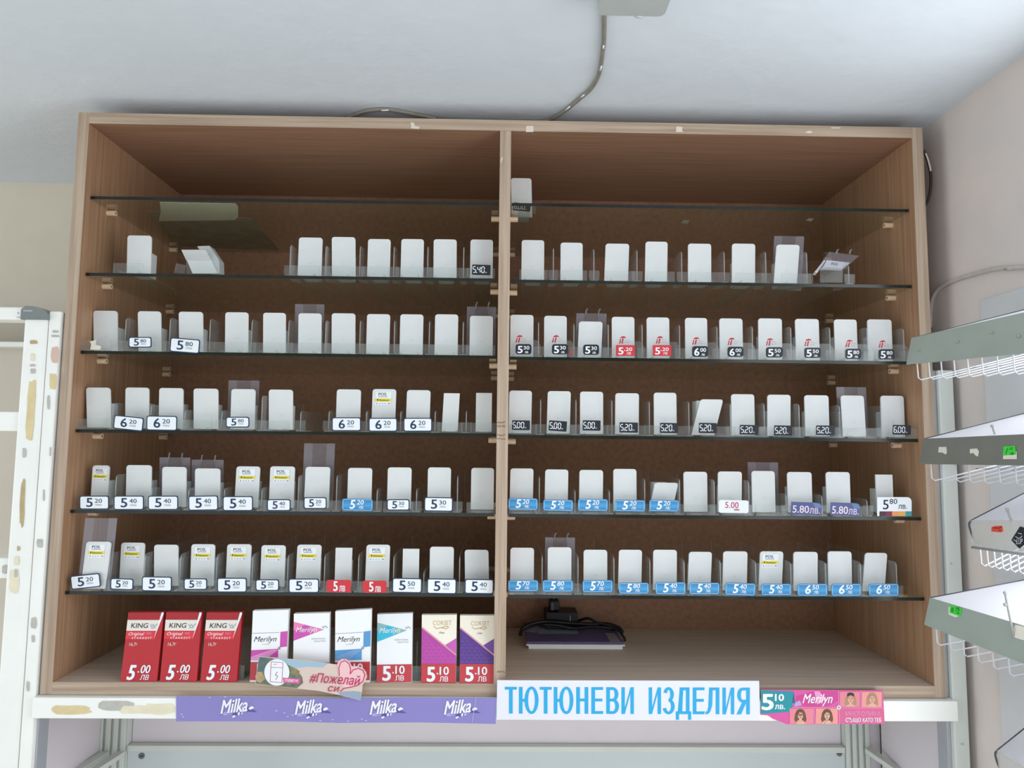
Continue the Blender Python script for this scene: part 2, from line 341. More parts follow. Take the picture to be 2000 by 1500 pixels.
def pos_sticker(m, g):
    """unit sticker drawn on -1..1 x 0..1 (top to bottom)"""
    m.flat(g, [(-1, 0), (1, 0), (1, 1), (-1, 1)], PW, LY)
    m.text(g, 'POS.', (-.62, .07, .45, .27), INK, LY*2, .02); m.flat(g, [(-.6, .33), (.5, .33), (.5, .38), (-.6, .38)], PGREY, LY*2)
    m.flat(g, [(-1, .5), (1, .5), (1, .73), (-1, .73)], YEL, LY*2); m.text(g, 'Newton', (-.5, .54, .72, .69), INK, LY*3, .01)
    m.flat(g, [(-.72, .53), (-.6, .53), (-.66, .6), (-.56, .6), (-.76, .71), (-.7, .62), (-.8, .62)], INK, LY*3)
    for k, u in enumerate((-.8, -.42, -.1, .22, .62)): m.flat(g, [(u, .84), (u+(.1 if k < 4 else .3), .84), (u+(.1 if k < 4 else .3), .91), (u, .91)], INK if k == 0 else PGREY, LY*2)
def it_logo(m, pl, x, y):
    g = lambda u, v, off=0: pl.at(x+u, y+v, off)
    m.flat(g, [(0, 14), (2.2, 5), (4.4, 5), (2.4, 14)], CRIM, 0); m.flat(g, [(4.5, 14), (6.5, 4), (9.3, 4), (7.2, 14)], CRIM, 0)
    m.flat(g, [(1.5, 4), (4, 1), (8, -.5), (12, .5), (14.5, 3.5), (11.5, 2.9), (8, 3.2), (4.5, 3.4)], CRIM, 0)
    m.text(g, 'IMPERIAL', (9.5, 5.6, 21, 8), mat('dusty pink print', (190, 140, 150), .6), 0); m.text(g, 'TOBACCO', (9.5, 10, 20, 12.4), MT['dusty pink print'], 0)
# ------------------------------------------------------------------ spring pushers on the glass shelves
YP, YT = .042, .0122                        # the plates stand a little behind the front lips, the tags on the lips
# bay, shelf, [xl, xr, ytop, lean, kind, sleeve or None, tag or None]   (pixels of the photograph)
PUSH = {
('R', 0): [[998, 1038, 348, 2, 'w', None, ('d', '6', '00', 1003, 397, 1036, 412, 6)]],
('L', 1): [[249, 296, 460, 3, 'w', None, None], [584, 630, 464, 0, 'w', None, None], [648, 694, 463, 3, 'w', None, None], [719, 763, 467, 0, 'w', None, None], [784, 828, 467, 0, 'w', None, None], [847, 892, 467.5, 1, 'w', None, None], [919, 963, 468, 0, 'w', None, ('d', '5', '40', 922, 517, 958, 537, 2)]],
('R', 1): [[1019, 1063, 469, 0, 'w', None, None], [1095, 1138, 474, 0, 'w', None, None], [1183, 1229, 476, -3, 'w', None, None], [1261, 1304, 472, -2, 'w', None, None], [1344, 1389, 476, -1, 'w', None, None], [1430, 1475, 476, -2, 'w', None, None], [1517, 1562, 478, -8, 'w', (1513, 1571, 461, 0), None]],
('L', 2): [[182, 229, 607, 6, 'w', None, None], [269, 314, 608, 6, 'w', None, ('n', '5', '80', 251, 658, 296, 679)], [349, 396, 609, 5, 'w', None, ('n', '5', '80', 332, 661, 390, 689, 4.5)], [440, 485, 610, 3, 'w', None, None], [514, 558, 611, 3, 'w', None, None], [583, 628, 612, 2, 'w', (576, 633, 594, 0), None], [648, 694, 612, 2, 'w', None, None], [717, 762, 613.6, 0, 'w', None, None], [782, 827, 614, 0, 'w', None, None], [850, 895, 614, 0, 'w', None, None], [918, 963, 617, 0, 'w', (912, 969, 599, 2), None]],
('R', 2): [[997, 1042, 615, 0, 'i', None, ('k', '5', '30', 1007, 672, 1038, 692)], [1063, 1107, 617, 0, 'i', None, ('k', '5', '30', 1078, 672, 1109, 692)], [1131, 1177, 628, -3, 'w', (1126, 1185, 612, 2), ('k', '5', '30', 1139, 673, 1170, 693)], [1195, 1239, 619, 0, 'i', None, ('r', '5', '20', 1203, 674, 1240, 695)], [1263, 1307, 620, 0, 'i', None, ('r', '5', '20', 1275, 674, 1311, 695)], [1338, 1381, 621, 0, 'i', None, ('k', '6', '00', 1352, 676, 1383, 697)], [1405, 1450, 622, 0, 'i', None, ('k', '6', '00', 1421, 677, 1452, 697)], [1481, 1527, 622, -1, 'i', None, ('k', '5', '50', 1496, 678, 1529, 698)], [1553, 1599, 623, 0, 'i', None, ('k', '5', '50', 1571, 679, 1603, 699)], [1629, 1673, 624, 0, 'i', None, ('k', '5', '80', 1651, 681, 1682, 701)], [1694, 1741, 624, 0, 'i', None, ('k', '5', '80', 1716, 682, 1747, 702)]],
('L', 3): [[168, 215, 757, 7, 'w', None, None, .031], [245, 291, 757, 4, 'w', None, ('n', '6', '20', 222, 813, 280, 840, 6)], [311, 358, 758, 3, 'w', None, ('n', '6', '20', 286, 812, 346, 841, 1)], [378, 426, 759, 4, 'w', None, None], [452, 499, 760, 1, 'w', (446, 506, 743, 0), ('n', '5', '80', 441, 814, 487, 835)], [525, 572, 761, 3, 'w', None, None], [658, 705, 760.6, 0, 'w', None, ('n', '6', '20', 648, 815, 705, 842)], [728, 774, 760, -1, 'p', None, ('n', '6', '20', 720, 816, 776, 843)], [795, 841, 762, -1, 'w', None, ('n', '6', '20', 788, 816, 844, 843)], [867, 898, 768, -3, 'n', None, None], [930, 961, 767.5, 0, 'n', None, None]],
('R', 3): [[995, 1039, 763, -1, 'w', None, ('d', '5', '00', 1000, 821, 1035, 840, 1)], [1070, 1115, 764, -2, 'w', None, ('d', '5', '00', 1072, 822, 1107, 842, 4)], [1133, 1178, 765, 0, 'w', None, ('d', '5', '00', 1138, 821, 1173, 841, 1)], [1202, 1248, 768, -1, 'w', None, ('d', '5', '20', 1210, 825, 1246, 845, 1)], [1277, 1321, 767, 0, 'w', None, ('d', '5', '20', 1289, 826, 1324, 846, 1)], [1364, 1408, 781, -14, 'f', None, ('d', '5', '20', 1365, 826, 1400, 846, 1)], [1428, 1473, 770, 0, 'w', None, ('d', '5', '20', 1445, 830, 1481, 849, 1)], [1499, 1544, 771, -2, 'w', None, ('d', '5', '20', 1512, 831, 1547, 851, 1)], [1571, 1618, 772, 0, 'w', None, ('d', '5', '20', 1594, 831, 1630, 850, 1)], [1642, 1687, 772.6, 2, 'w', (1634, 1692, 756, 0), None], [1720, 1765, 773, 0, 'w', None, ('d', '6', '00', 1744, 830, 1779, 849, 1)]],
('L', 4): [[181, 214, 909, 0, 'q', None, ('n', '5', '20', 155, 968, 213, 995)], [247, 296, 908.5, 3, 'w', None, ('n', '5', '40', 222, 968, 281, 996)], [317, 364, 912, 3, 'w', (311, 371, 893.5, 2), ('n', '5', '40', 289, 968, 348, 996)], [381, 430, 915, 3, 'w', (374, 436, 898, 2), ('n', '5', '40', 368, 968, 426, 997, -1)], [462, 508, 911, -1, 'p', None, ('n', '5', '40', 435, 969, 494, 998)], [528, 576, 911, 0, 'p', None, ('n', '5', '40', 521.5, 975, 567.6, 998)], [597, 645, 912, -1, 'w', (594, 654, 866, 0), ('n', '5', '20', 593, 971, 638, 994)], [680, 727, 914, 0, 'w', None, ('b', '5', '20', 668, 974, 728, 998, 1)], [757.6, 804, 913, 0, 'w', None, ('n', '5', '30', 755.5, 975, 800, 997)], [836, 881, 913, 0, 'w', None, ('n', '5', '30', 828.6, 971, 884.5, 999, 1)], [920.6, 965, 914, 0, 'w', None, None]],
('R', 4): [[997, 1042, 915, -1, 'w', None, ('b', '5', '20', 993, 973, 1050, 996, 1)], [1065, 1110, 917, -1, 'w', None, ('b', '5', '20', 1061, 976, 1119, 998, 1)], [1132, 1178, 918, -1, 'w', None, ('b', '5', '20', 1129, 974.5, 1187, 998, 1)], [1198, 1243, 916, 0, 'w', None, ('b', '5', '20', 1201, 976.5, 1260, 999, 1)], [1276, 1321, 942, -9, 'f', None, ('b', '5', '20', 1268, 976.5, 1326, 999, 1)], [1335, 1381, 921.5, 0, 'w', None, None], [1402.5, 1449, 921, -2, 'w', None, ('p', '5', '00', 1404, 977, 1462, 1002, 1)], [1468, 1513, 920, 0, 'w', (1461, 1520, 903, 0), None], [1537.5, 1585, 922, 0, 'w', None, ('u', '5', '80', 1545, 981, 1604.6, 1005, 2)], [1613, 1659.5, 922, 0, 'w', None, ('u', '5', '80', 1622, 982, 1680, 1007, 2)], [1710, 1743, 927, 0, 'n', None, ('w', '5', '80', 1713.5, 971, 1780.5, 1008)]],
('L', 5): [[169, 217, 1058, -6, 'p', (166, 228, 1012, 0), ('n', '5', '20', 138, 1122, 196, 1149, -6), .0168], [237, 283, 1060, 0, 'p', None, ('n', '5', '20', 215.6, 1129.6, 260.5, 1152, 2)], [301, 348, 1064, 4, 'w', None, ('n', '5', '20', 277, 1126, 335.6, 1155, 1)], [374, 420, 1063, 1, 'p', None, ('n', '5', '20', 359, 1129.6, 404.5, 1152)], [444, 491, 1063, 0, 'p', None, ('n', '5', '20', 424, 1128.5, 482, 1157)], [511, 558, 1065, 0, 'p', None, ('n', '5', '20', 499, 1131.5, 545, 1154)], [581, 628, 1064, -1, 'p', None, ('n', '5', '20', 563.7, 1130, 623, 1158)], [655.6, 688, 1070, 0, 'n', None, ('l', '5', '', 638, 1132.5, 685.6, 1157)], [716, 762, 1064, -1, 'p', None, ('l', '5', '', 708, 1134, 755, 1158)], [787, 819, 1072, 0, 'n', None, ('n', '5', '50', 766, 1129, 824, 1158, 1)], [840, 886.5, 1068, 0, 'w', None, ('n', '5', '40', 834, 1130, 891.5, 1160, 1)], [907.6, 954, 1074, 2, 'w', None, ('n', '5', '40', 907.6, 1131, 964, 1160, 1)]],
('R', 5): [[997, 1043, 1070, 0, 'w', None, ('b', '5', '70', 992.6, 1133, 1051, 1155)], [1070, 1116, 1069, 0, 'w', (1065, 1123, 1050, 2), ('b', '5', '80', 1060, 1133, 1119, 1156)], [1140, 1186, 1074, 0, 'w', None, ('b', '5', '70', 1138, 1133, 1196.5, 1157)], [1209, 1254, 1074, -2, 'w', None, ('b', '5', '80', 1209, 1138, 1267, 1160)], [1276, 1322, 1074, -1, 'w', None, ('b', '5', '40', 1280.6, 1137, 1339, 1161)], [1346, 1390.6, 1078, -4, 'w', None, ('b', '5', '40', 1346.6, 1138, 1405, 1161)], [1413, 1460, 1077, -3, 'w', None, ('b', '5', '40', 1416.7, 1138.6, 1475, 1163, 2)], [1485, 1530, 1077, -5, 'p', None, ('b', '5', '40', 1487.6, 1140, 1545, 1163)], [1550, 1597, 1078, -2, 'w', None, ('b', '6', '50', 1558, 1140, 1616, 1164)], [1617, 1663, 1077, -1, 'w', None, ('b', '6', '50', 1624, 1140, 1681.5, 1164)], [1690, 1733, 1080, -8, 'w', None, ('b', '6', '50', 1697, 1140, 1755, 1164)]],
}
def pusher(bay, i, k, n, d):
    xl, xr, yt, lean, kind, slv, tg = d[:7]
    zs = (zL if bay == 'L' else zR)[i]+.0018; dy = .05 if i == 0 else 0
    yp, ytg = (d[7] if len(d) > 7 else YP+dy), YT+dy; near = yp < .02; pp, pt = Y(yp), Y(ytg)
    A, B = pp.at(xl, yt), pp.at(xr, yt); wd = B.x-A.x; zt = (A.z+B.z)/2; cx = (A.x+B.x)/2
    nth = n-k if bay == 'L' else k+1                      # counted from the middle post
    nm = NTH[nth-1]
    what = f'{TAGNAME[tg[0]]} {tg[1]}{"."+tg[2] if tg[2] else ""} tag' if tg else ('POS sticker' if kind == 'p' else 'no tag')
    o = thing('cigarette_pusher', (cx, yp, zs), f'white pusher, {what}, {nm} from middle post, {ORD[i]} shelf, {BAY[bay]}', 'pusher', 'spring pushers on the glass shelves')
    # plate, leaning sideways by a few pixels where the photo shows it
    Q = pp.at((xl+xr)/2+lean, yt); sh = (Q.x-cx)          # foot shift
    r = .0045 if kind in 'wifpq' else .0006; zb = zs+.003
    pts = []
    for (x, z) in rrect(-wd/2, -(zt-zb), wd/2, 0, r, 4, (0, 0, 1, 1)):
        f = -z/(zt-zb); pts.append((cx+x+sh*f, yp, zt+z))
    if kind == 'f': pts = [(p[0], yp-.012*(p[2]-zb)/(zt-zb), p[2]) for p in pts]
    m = MB(); m.prism(pts, (0, .0025, 0), WHITE)
    cxx = cx+sh*.75
    if not near: m.bbox((cxx-wd*.32, yp+.0026, zb), (cxx+wd*.36, yp+.03, zb+(zt-zb)*(.62 if kind != 'f' else .98)), WHITE, .0015)
    if kind in 'wifp':                                    # thumb dimple's shade, painted as a flat, slightly darker oval
        zc_ = zb+(zt-zb)*.36; m.face([(cx+sh*.64+.0026*math.cos(a_/10*6.2832), yp-.0002-(.0044 if kind == 'f' else 0), zc_+.0013*math.sin(a_/10*6.2832)) for a_ in range(10)], MARK)
    m.build('pusher_plate', o)
    if kind in 'pq':
        s_ = MB(); x0, x1 = (xl+xr)/2-15, (xl+xr)/2+16
        if kind == 'q': x0, x1 = xl+4, xr-2
        off = lean*.2-2
        g = lambda u, v, of=0: pp.at((x0+x1)/2+off+u*(x1-x0)/2+v*lean*.3-v*1.2, yt+5.5+v*26, .0002+of)
        pos_sticker(s_, g); s_.build('product_sticker', o)['label'] = 'white sticker with a yellow band'
    # clear tray: front lip and floor strip running back
    lw = max(wd*1.22, .04)
    cf = pt.at((xl+xr)/2, yt).x*1.0
    lx = o.location.x
    if tg and tg[0] in 'nb': lx = pt.at((tg[3]+tg[5])/2, tg[4]).x
    lo, hi = (-h+T, XD-T/2) if bay == 'L' else (XD+T/2, h-T); lx = min(max(lx+(.006 if kind == 'i' else 0), lo+lw/2+.001), hi-lw/2-.001)
    hl = .0165 if kind != 'i' else .027
    m = MB(); yl = ytg+.0022
    if kind == 'i':
        L = [(lx-lw/2, zs), (lx+lw/2, zs), (lx+lw/2, zs+hl*.72), (lx+lw*.36, zs+hl), (lx-lw*.36, zs+hl), (lx-lw/2, zs+hl*.72)]
    else: L = [(lx-lw/2, zs), (lx+lw/2, zs), (lx+lw/2, zs+hl), (lx-lw/2, zs+hl)]
    m.prism([(x, yl, z) for x, z in L], (0, .0012, 0), CLEAR, EDGE)
    m.build('front_lip', o)
    m = MB(); m.box((cx-wd*.46, yl+.0013, zs+.0002), (cx+wd*.46, yp+.20, zs+.0016), CLEAR)
    for sx in (-1, 1): m.box((cx+sx*wd*.36-.001, yl+.002, zs+.0016), (cx+sx*wd*.36+.001, yp+.2, zs+.005), CLEAR)
    m.build('tray', o)
    if kind == 'i':
        m = MB(); it_logo(m, Y(yl-.0004), tg[3]+(0 if tg[0] == 'k' else 6), tg[4]-17); m.build('logo_sticker', o, fix=False)['label'] = 'crimson logo print'
    if tg:
        m = MB(); make_tag(m, pt, tg); t = m.build('price_tag', o, fix=False); t['label'] = TAGNAME[tg[0]]+' price tag'
    if slv:
        m = MB(); x0, x1, y0, hooks = slv; sb_ = .003 if near else .0308; ps = Y(yp+sb_-.0003); a, b = ps.at(x0, y0), ps.at(x1, y0); z1 = (a.z+b.z)/2; s2 = sh*1.1
        def q(xa, xb, yy, mt, th):
            m.prism([(xa+s2, yy, zs+.002), (xb+s2, yy, zs+.002), (xb, yy, z1), (xa, yy, z1)], (0, th, 0), mt)
        q(a.x, b.x, yp+sb_, SLEEVE, .0008); f3 = (b.x-a.x)*.27
        q(a.x, a.x+f3, yp+sb_+.0017, SLEEVE2, .0006); q(b.x-f3, b.x, yp+sb_+.0017, SLEEVE2, .0006)
        if hooks:
            for u in (.3, .72):
                xx = a.x+(b.x-a.x)*u; m.tube([(xx, yp+.031, z1-.004), (xx+.001, yp+.0305, z1+.004), (xx+.0025, yp+.029, z1+.0075), (xx+.003, yp+.026, z1+.006)], .0012, EDGE, 6)
        m.build('plastic_sleeve', o)['label'] = 'cloudy clear plastic sleeve behind the plate'
    return o
for (bay, i), rows in PUSH.items():
    for k, d in enumerate(rows): pusher(bay, i, k, len(rows), d)
# the two toppled pushers on the second shelf
zs = zL[1]+.0018
o = thing('cigarette_pusher', (aty(395, 520, .05).x, .05, zs), 'toppled white pusher lying folded forward on the second shelf, purple-strip bay', 'pusher', 'spring pushers on the glass shelves')
m = MB(); pf, pb = Y(.030), Y(.05)
a = [pf.at(354, 488), pf.at(401, 488), pb.at(412, 509), pb.at(364, 509)]
m.prism(a, (0, .0022, .001), WHITE); b = [pb.at(365, 508.5), pb.at(412.5, 508.5), pb.at(425, 534), pb.at(376, 534)]
m.prism(b, (0, .003, 0), WHITE)
m.build('pusher_plate', o)
m = MB(); p2 = Y(.052); m.prism([p2.at(385, 481), p2.at(409, 480), p2.at(428, 508), p2.at(429, 534), p2.at(409, 534), p2.at(402, 505)], (0, .02, 0), GREYP); m.build('spring_block', o)
m = MB(); p3 = Y(.026); m.prism([p3.at(364, 507), p3.at(426, 507), p3.at(424, 535), p3.at(364, 535)], (0, .0012, 0), CLEAR, EDGE); m.prism([p3.at(344, 514), p3.at(362, 518), p3.at(360, 535), p3.at(340, 533)], (0, .0012, 0), CLEAR, EDGE); m.build('tray', o)
zs = zR[1]+.0018
o = thing('cigarette_pusher', (aty(1630, 520, .05).x, .05, zs), 'toppled pusher in a tilted clear sleeve, second shelf near the outer oak side, blue-sign bay', 'pusher', 'spring pushers on the glass shelves')
n2 = Vector((0, -.5, .86)); tp = Pl(aty(1646, 526, .035), (0, -.8, .25))
m = MB(); m.prism([tp.at(1618, 508), tp.at(1660, 513), tp.at(1645, 526), tp.at(1604, 524.5)], tp.n*-.004, WHITE)
m.prism([tp.at(1604, 515), tp.at(1610, 507), tp.at(1612, 510), tp.at(1596, 533), tp.at(1591, 531)], tp.n*-.008, WHITE); m.build('pusher_plate', o)
g = lambda u, v, off=0: tp.at(1632+u*18-v*7, 511+v*13+u*2, .0012+off)
m = MB(); m.flat(g, [(-1, 0), (1, 0), (1, 1), (-1, 1)], PW, 0); m.text(g, 'POS', (-.35, .25, .35, .6), INK, LY, .02); m.build('product_sticker', o)['label'] = 'white sticker with black letters'
m = MB(); m.prism([tp.at(1618, 494, .003), tp.at(1676, 502, .003), tp.at(1648, 527, .003), tp.at(1591, 531, .003)], tp.n*.0008, SLEEVE)
for x in (1632, 1658): m.tube([tp.at(x, 498, .003), tp.at(x+1, 492, .003), tp.at(x+4, 489, .003)], .0014, EDGE, 6)
m.build('plastic_sleeve', o)
m = MB(); p3 = Y(.02); m.prism([p3.at(1602, 526), p3.at(1646, 526), p3.at(1646, 552), p3.at(1602, 552)], (0, .0012, 0), CLEAR, EDGE); m.build('tray', o)
# ------------------------------------------------------------------ clear dividers
DIV = {
('L', 1): [(568, 477), (637, 479), (704, 479), (770, 480), (836, 480), (906, 481)],
('R', 1): [(1081, 483), (1160, 485), (1244, 487), (1331, 490), (1414, 490), (1495, 490), (1575, 491), (1657, 516)],
('L', 2): [(247, 620), (333.5, 620), (411.6, 622), (493, 623), (565, 624), (637, 625), (704, 625), (771, 625), (839, 626), (905, 627)],
('R', 2): [(1052, 628), (1121, 631), (1188, 632), (1254, 632), (1327, 633), (1400, 636), (1469, 636), (1544, 637), (1620, 638), (1693, 639), (1764, 640)],
('L', 3): [(222, 786), (296, 790), (362, 800), (434, 801), (513, 772), (588, 802), (643, 802), (716, 802), (783, 802), (850, 802), (911, 802)],
('R', 3): [(1056, 779), (1125, 780), (1195, 781), (1268, 783), (1345, 783), (1426, 787), (1492, 787), (1560, 788), (1639, 791), (1720, 792)],
('L', 4): [(228, 927), (297, 953), (369, 953), (439, 953), (512, 953), (584, 929), (658.5, 928), (737, 955), (814, 955), (894, 929)],
('R', 4): [(1053.5, 930), (1123, 957), (1190, 957), (1259, 935), (1327, 935), (1394.5, 937), (1462, 939), (1535, 965), (1605, 967), (1693, 975)],
('L', 5): [(215.6, 1081), (284, 1081), (353.6, 1082), (424.4, 1083), (494, 1083), (563, 1084), (635, 1083), (701, 1083), (769.6, 1085), (828, 1117), (898, 1086)],
('R', 5): [(1059, 1085), (1129, 1086), (1199, 1087), (1269, 1091), (1336, 1094), (1406.5, 1095), (1475.6, 1096), (1544, 1098), (1612, 1098), (1680, 1098), (1750, 1098)],
}
for (bay, i), rows in DIV.items():
    zs = (zL if bay == 'L' else zR)[i]+.0018
    for k, (x, y) in enumerate(rows):
        nth = len(rows)-k if bay == 'L' else k+1
        p = Y(.019).at(x, y); x0 = p.x; zt = p.z
        o = thing('shelf_divider', (x0, .019, zs), f'clear plastic divider, {NTH[nth-1]} from middle post on the {ORD[i]} shelf, {BAY[bay]}', 'divider', 'clear dividers between the pushers')
        r = .005; pr = [(.019, zs+.0022), (.245, zs+.0022), (.245, zt)]
        for j in range(4):
            a = math.radians(90*j/3); pr.append((.019+r-r*math.sin(a), zt-r+r*math.cos(a)))
        m = MB(); m.prism([(x0-.0006, yy, zz) for yy, zz in pr], (.0012, 0, 0), CLEAR, EDGE)
        m.tube([(x0, .0188, zs+.004), (x0, .0186, zt-.006), (x0, .0196, zt-.0025)], .0008, EDGE, 6)
        m.build('divider_fin', o)
        m = MB(); m.box((x0-.0085, .0163, zs+.0022), (x0+.0085, .0173, zs+.0172), CLEAR); m.build('front_tab', o)
        m = MB(); m.bbox((x0-.0062, .0162, zs), (x0+.0062, .06, zs+.0021), EDGE, .0004); m.build('foot', o)
# ------------------------------------------------------------------ loose paper
PAPER = mat('aged white paper', (226, 222, 206), .8, var=.05, scale=40); PAPERD = mat('greyish printed card', (150, 142, 124), .8, var=.35, scale=30)
def onz(x, y, z):
    d = ray(x, y); return CAM + d*((z-CAM.z)/d.z)
zt1 = zL[0]+.0019
def flatthing(name, pts, z, th, mt, label, cat, extra=None):
    P = [onz(x, y, z) for x, y in pts]; c = sum(P, Vector())/len(P); m = MB(); m.prism(P, (0, 0, th), mt)
    if extra: extra(m)
    o = m.build(name, loc=c)
    return tag(o, label, cat)
flatthing('paper_sheet', [(312, 395), (460, 398), (465, 404), (465, 424), (458, 430), (310, 432), (314, 414)], zt1, .0006, PAPER, 'pale folded paper slip lying on the top glass shelf, purple-strip bay', 'paper')
flatthing('printed_card', [(288, 412), (492, 427), (548, 491), (342, 480)], zt1+.0008, .0005, PAPERD, 'greyish printed card under the pale paper slip on the top glass shelf', 'card')
for pts, lab in (([(1330, 436), (1334, 431), (1346, 431), (1343, 438)], 'small square paper scrap on the top glass shelf, middle of the blue-sign bay'), ([(1574, 430), (1580, 427), (1589, 427), (1584, 433)], 'leaf-shaped paper scrap on the top glass shelf, between the two other scraps'), ([(1779, 431), (1790, 426), (1792, 427), (1782, 433)], 'thin paper sliver on the top glass shelf beside the outer oak side')):
    flatthing('paper_scrap', pts, zR[0]+.0019, .0004, PAPER, lab, 'paper scrap')
m = MB(); pq = Y(.0118)
m.prism([pq.at(175, 667), pq.at(188, 664), pq.at(186, 673), pq.at(197, 676), pq.at(195, 683), pq.at(176, 683), pq.at(178, 672)], (0, .0015, 0), PAPER)
tag(m.build('paper_scrap'), 'crumpled white paper stuck on the first untagged lip of the third shelf, purple-strip bay', 'paper scrap')
m = MB(); m.prism([pq.at(1112, 690), pq.at(1117, 682), pq.at(1119, 691)], (0, .001, 0), TRED)
tag(m.build('paper_scrap'), 'tiny red torn tag corner on the third shelf beside the rounded black tags', 'paper scrap')
# ------------------------------------------------------------------ display packs on the cabinet floor
KRED = mat('deep red carton', (186, 40, 50), .45); KRED2 = mat('dark red carton', (168, 38, 46), .45); KRED3 = mat('bright red print', (222, 58, 68), .45); KW = mat('ivory print', (232, 226, 218), .5)
MW = mat('white carton', (244, 246, 248), .4); MAG = mat('magenta print', (206, 84, 176), .45); MAGL = mat('light magenta print', (226, 150, 206), .45)
SKY = mat('sky blue print', (92, 156, 208), .45); TEAL = mat('turquoise print', (60, 190, 218), .45); TEALG = mat('grey teal print', (140, 188, 190), .5)
CREAM = mat('cream carton', (246, 240, 224), .45); GOLD = mat('gold print', (206, 174, 126), .4, .3); VIO = mat('violet print', (92, 62, 140), .45); VIOL = mat('light violet print', (120, 84, 166), .45); PNK = mat('orchid print', (184, 74, 164), .45); BAND = mat('brick red price band', (196, 66, 74), .45)
zf = Z0+T
def pack(BLx, BLy, BRx, BRy, TLy, TLx, TRx, TRy, body, label, draw, yfront=.004, th=.009, group='display packs on the cabinet floor'):
    b0, b1 = Y(yfront).at(BLx, BLy), Y(yfront).at(BRx, BRy); c = (b0+b1)/2; c.z = zf
    # lean back so that the upper edge lands where the photo shows it
    best = None
    for a in range(0, 26):
        an = math.radians(a); pl = Pl(c, (0, -math.cos(an), math.sin(an))); p = pl.at(TLx, TLy); q = pl.at(BLx, BLy)
        e = abs((p.x-q.x))
        if best is None or e < best[0]: best = (e, pl, an)
    _, pl, an = best
    if abs((BLx+BRx)/2-976) < 260: an = math.radians(13); pl = Pl(c, (0, -math.cos(an), math.sin(an)))
    o = thing('cigarette_pack', c, label, 'cigarette pack', group)
    P = [pl.at(x, y) for x, y in ((TLx, TLy), (TRx, TRy), (BRx, BRy), (BLx, BLy))]
    P[2] = Vector((P[2].x, c.y, zf+.0002)); P[3] = Vector((P[3].x, c.y, zf+.0002))
    m = MB(); m.prism(P, (0, th*math.cos(an), th*0), body); 
    sx, sy = (TRx-TLx), ((BLy-TLy)+(BRy-TRy))/2
    def g(u, v, off=0):                                  # u 0..1 across, v 0..1 down the face
        xt, yt_ = TLx+(TRx-TLx)*u, TLy+(TRy-TLy)*u; xb, yb = BLx+(BRx-BLx)*u, BLy+(BRy-BLy)*u
        p = pl.at(xt+(xb-xt)*v, yt_+(yb-yt_)*v, off); p.z = max(p.z, zf+.0003); return p
    draw(m, g); m.build('pack_body', o, fix=False)
    return o, g
def price(o, g, whole, cents, it, mt, v0):
    m = MB()
    if mt: m.flat(g, [(0, v0), (1, v0), (1, .995), (0, .995)], mt, LY*3)
    s_ = .2 if it else 0
    m.text(g, whole, (.16, .755, .41, .975), PW, LY*4, .05, s_); m.flat(g, circ(.47, .855, .022, .012, 10), PW, LY*4)
    m.text(g, cents, (.53, .755, .80, .875), PW, LY*4, .03, s_); m.text(g, 'ЛВ', (.53, .895, .78, .97), PW, LY*4, .02, s_)
    m.build('price_band', o, fix=False)['label'] = 'red price band with white figures'
def king(m, g):
    m.flat(g, [(0, .0), (1, 0), (1, .105), (0, .105)], KRED2, LY)
    m.flat(g, [(0, .11), (.92, .11), (.86, .265), (0, .265)], KW, LY)
    m.text(g, 'KING', (.12, .155, .60, .225), INK, LY*2, .015, .1)
    m.stroke(g, [(.66, .17), (.70, .205), (.74, .175), (.78, .205), (.86, .165)], .014, PGREY, LY*2); m.stroke(g, [(.69, .225), (.80, .22)], .012, PGREY, LY*2)
    m.flat(g, [(0, .27), (.86, .27), (.82, .385), (0, .385)], KRED3, LY)
    m.text(g, 'Original', (.08, .285, .52, .345), PW, LY*2, 0, .35); m.text(g, 'RED', (.58, .29, .72, .315), MAGL, LY*2); m.text(g, 'STARKEST', (.18, .355, .74, .383), PW, LY*2, .01, 0, 1.2)
    m.flat(g, [(.94, 0), (1, 0), (1, .03), (.84, .31), (.80, .38)], PW, LY*2)
    m.text(g, '16,7г', (.13, .435, .36, .49), KW, LY*2, 0, .1)
kl = ['red pack card with white sliver, outermost of the three red ones', 'red pack card with white sliver, middle one of the three red ones', 'red pack card with white sliver, beside the white and magenta pack']
for (a, lab) in zip(((235, 1331.6, 306, 1332, 1196, 251, 320, 1196), (312, 1331.6, 384, 1331, 1195.5, 325, 394, 1196), (391, 1331.6, 462, 1332, 1196, 404, 473, 1196)), kl):
    o, g = pack(*a, KRED, lab, king); price(o, g, '5', '.00'[1:], True, None, .7)
def meri_a(c1, c2):
    def f(m, g):
        m.flat(g, [(0, .32), (.77, .315), (.77, .322), (0, .327)], PGREY, LY); m.text(g, 'Merilyn', (.06, .37, .70, .47), INK, LY, -.012, .35); m.text(g, 'CLASSIC', (.3, .475, .52, .49), PGREY, LY)
        m.flat(g, [(.80, .31), (1, .30), (1, .52), (.80, .53)], c1, LY); m.flat(g, [(0, .565), (.76, .55), (.76, .71), (0, .71)], c1, LY); m.flat(g, [(0, .66), (.55, .56), (.76, .56), (.4, .71), (0, .71)], c2, LY*2)
        m.flat(g, circ(.785, .54, .035, .022, 10), PGREY, LY*3)
    return f
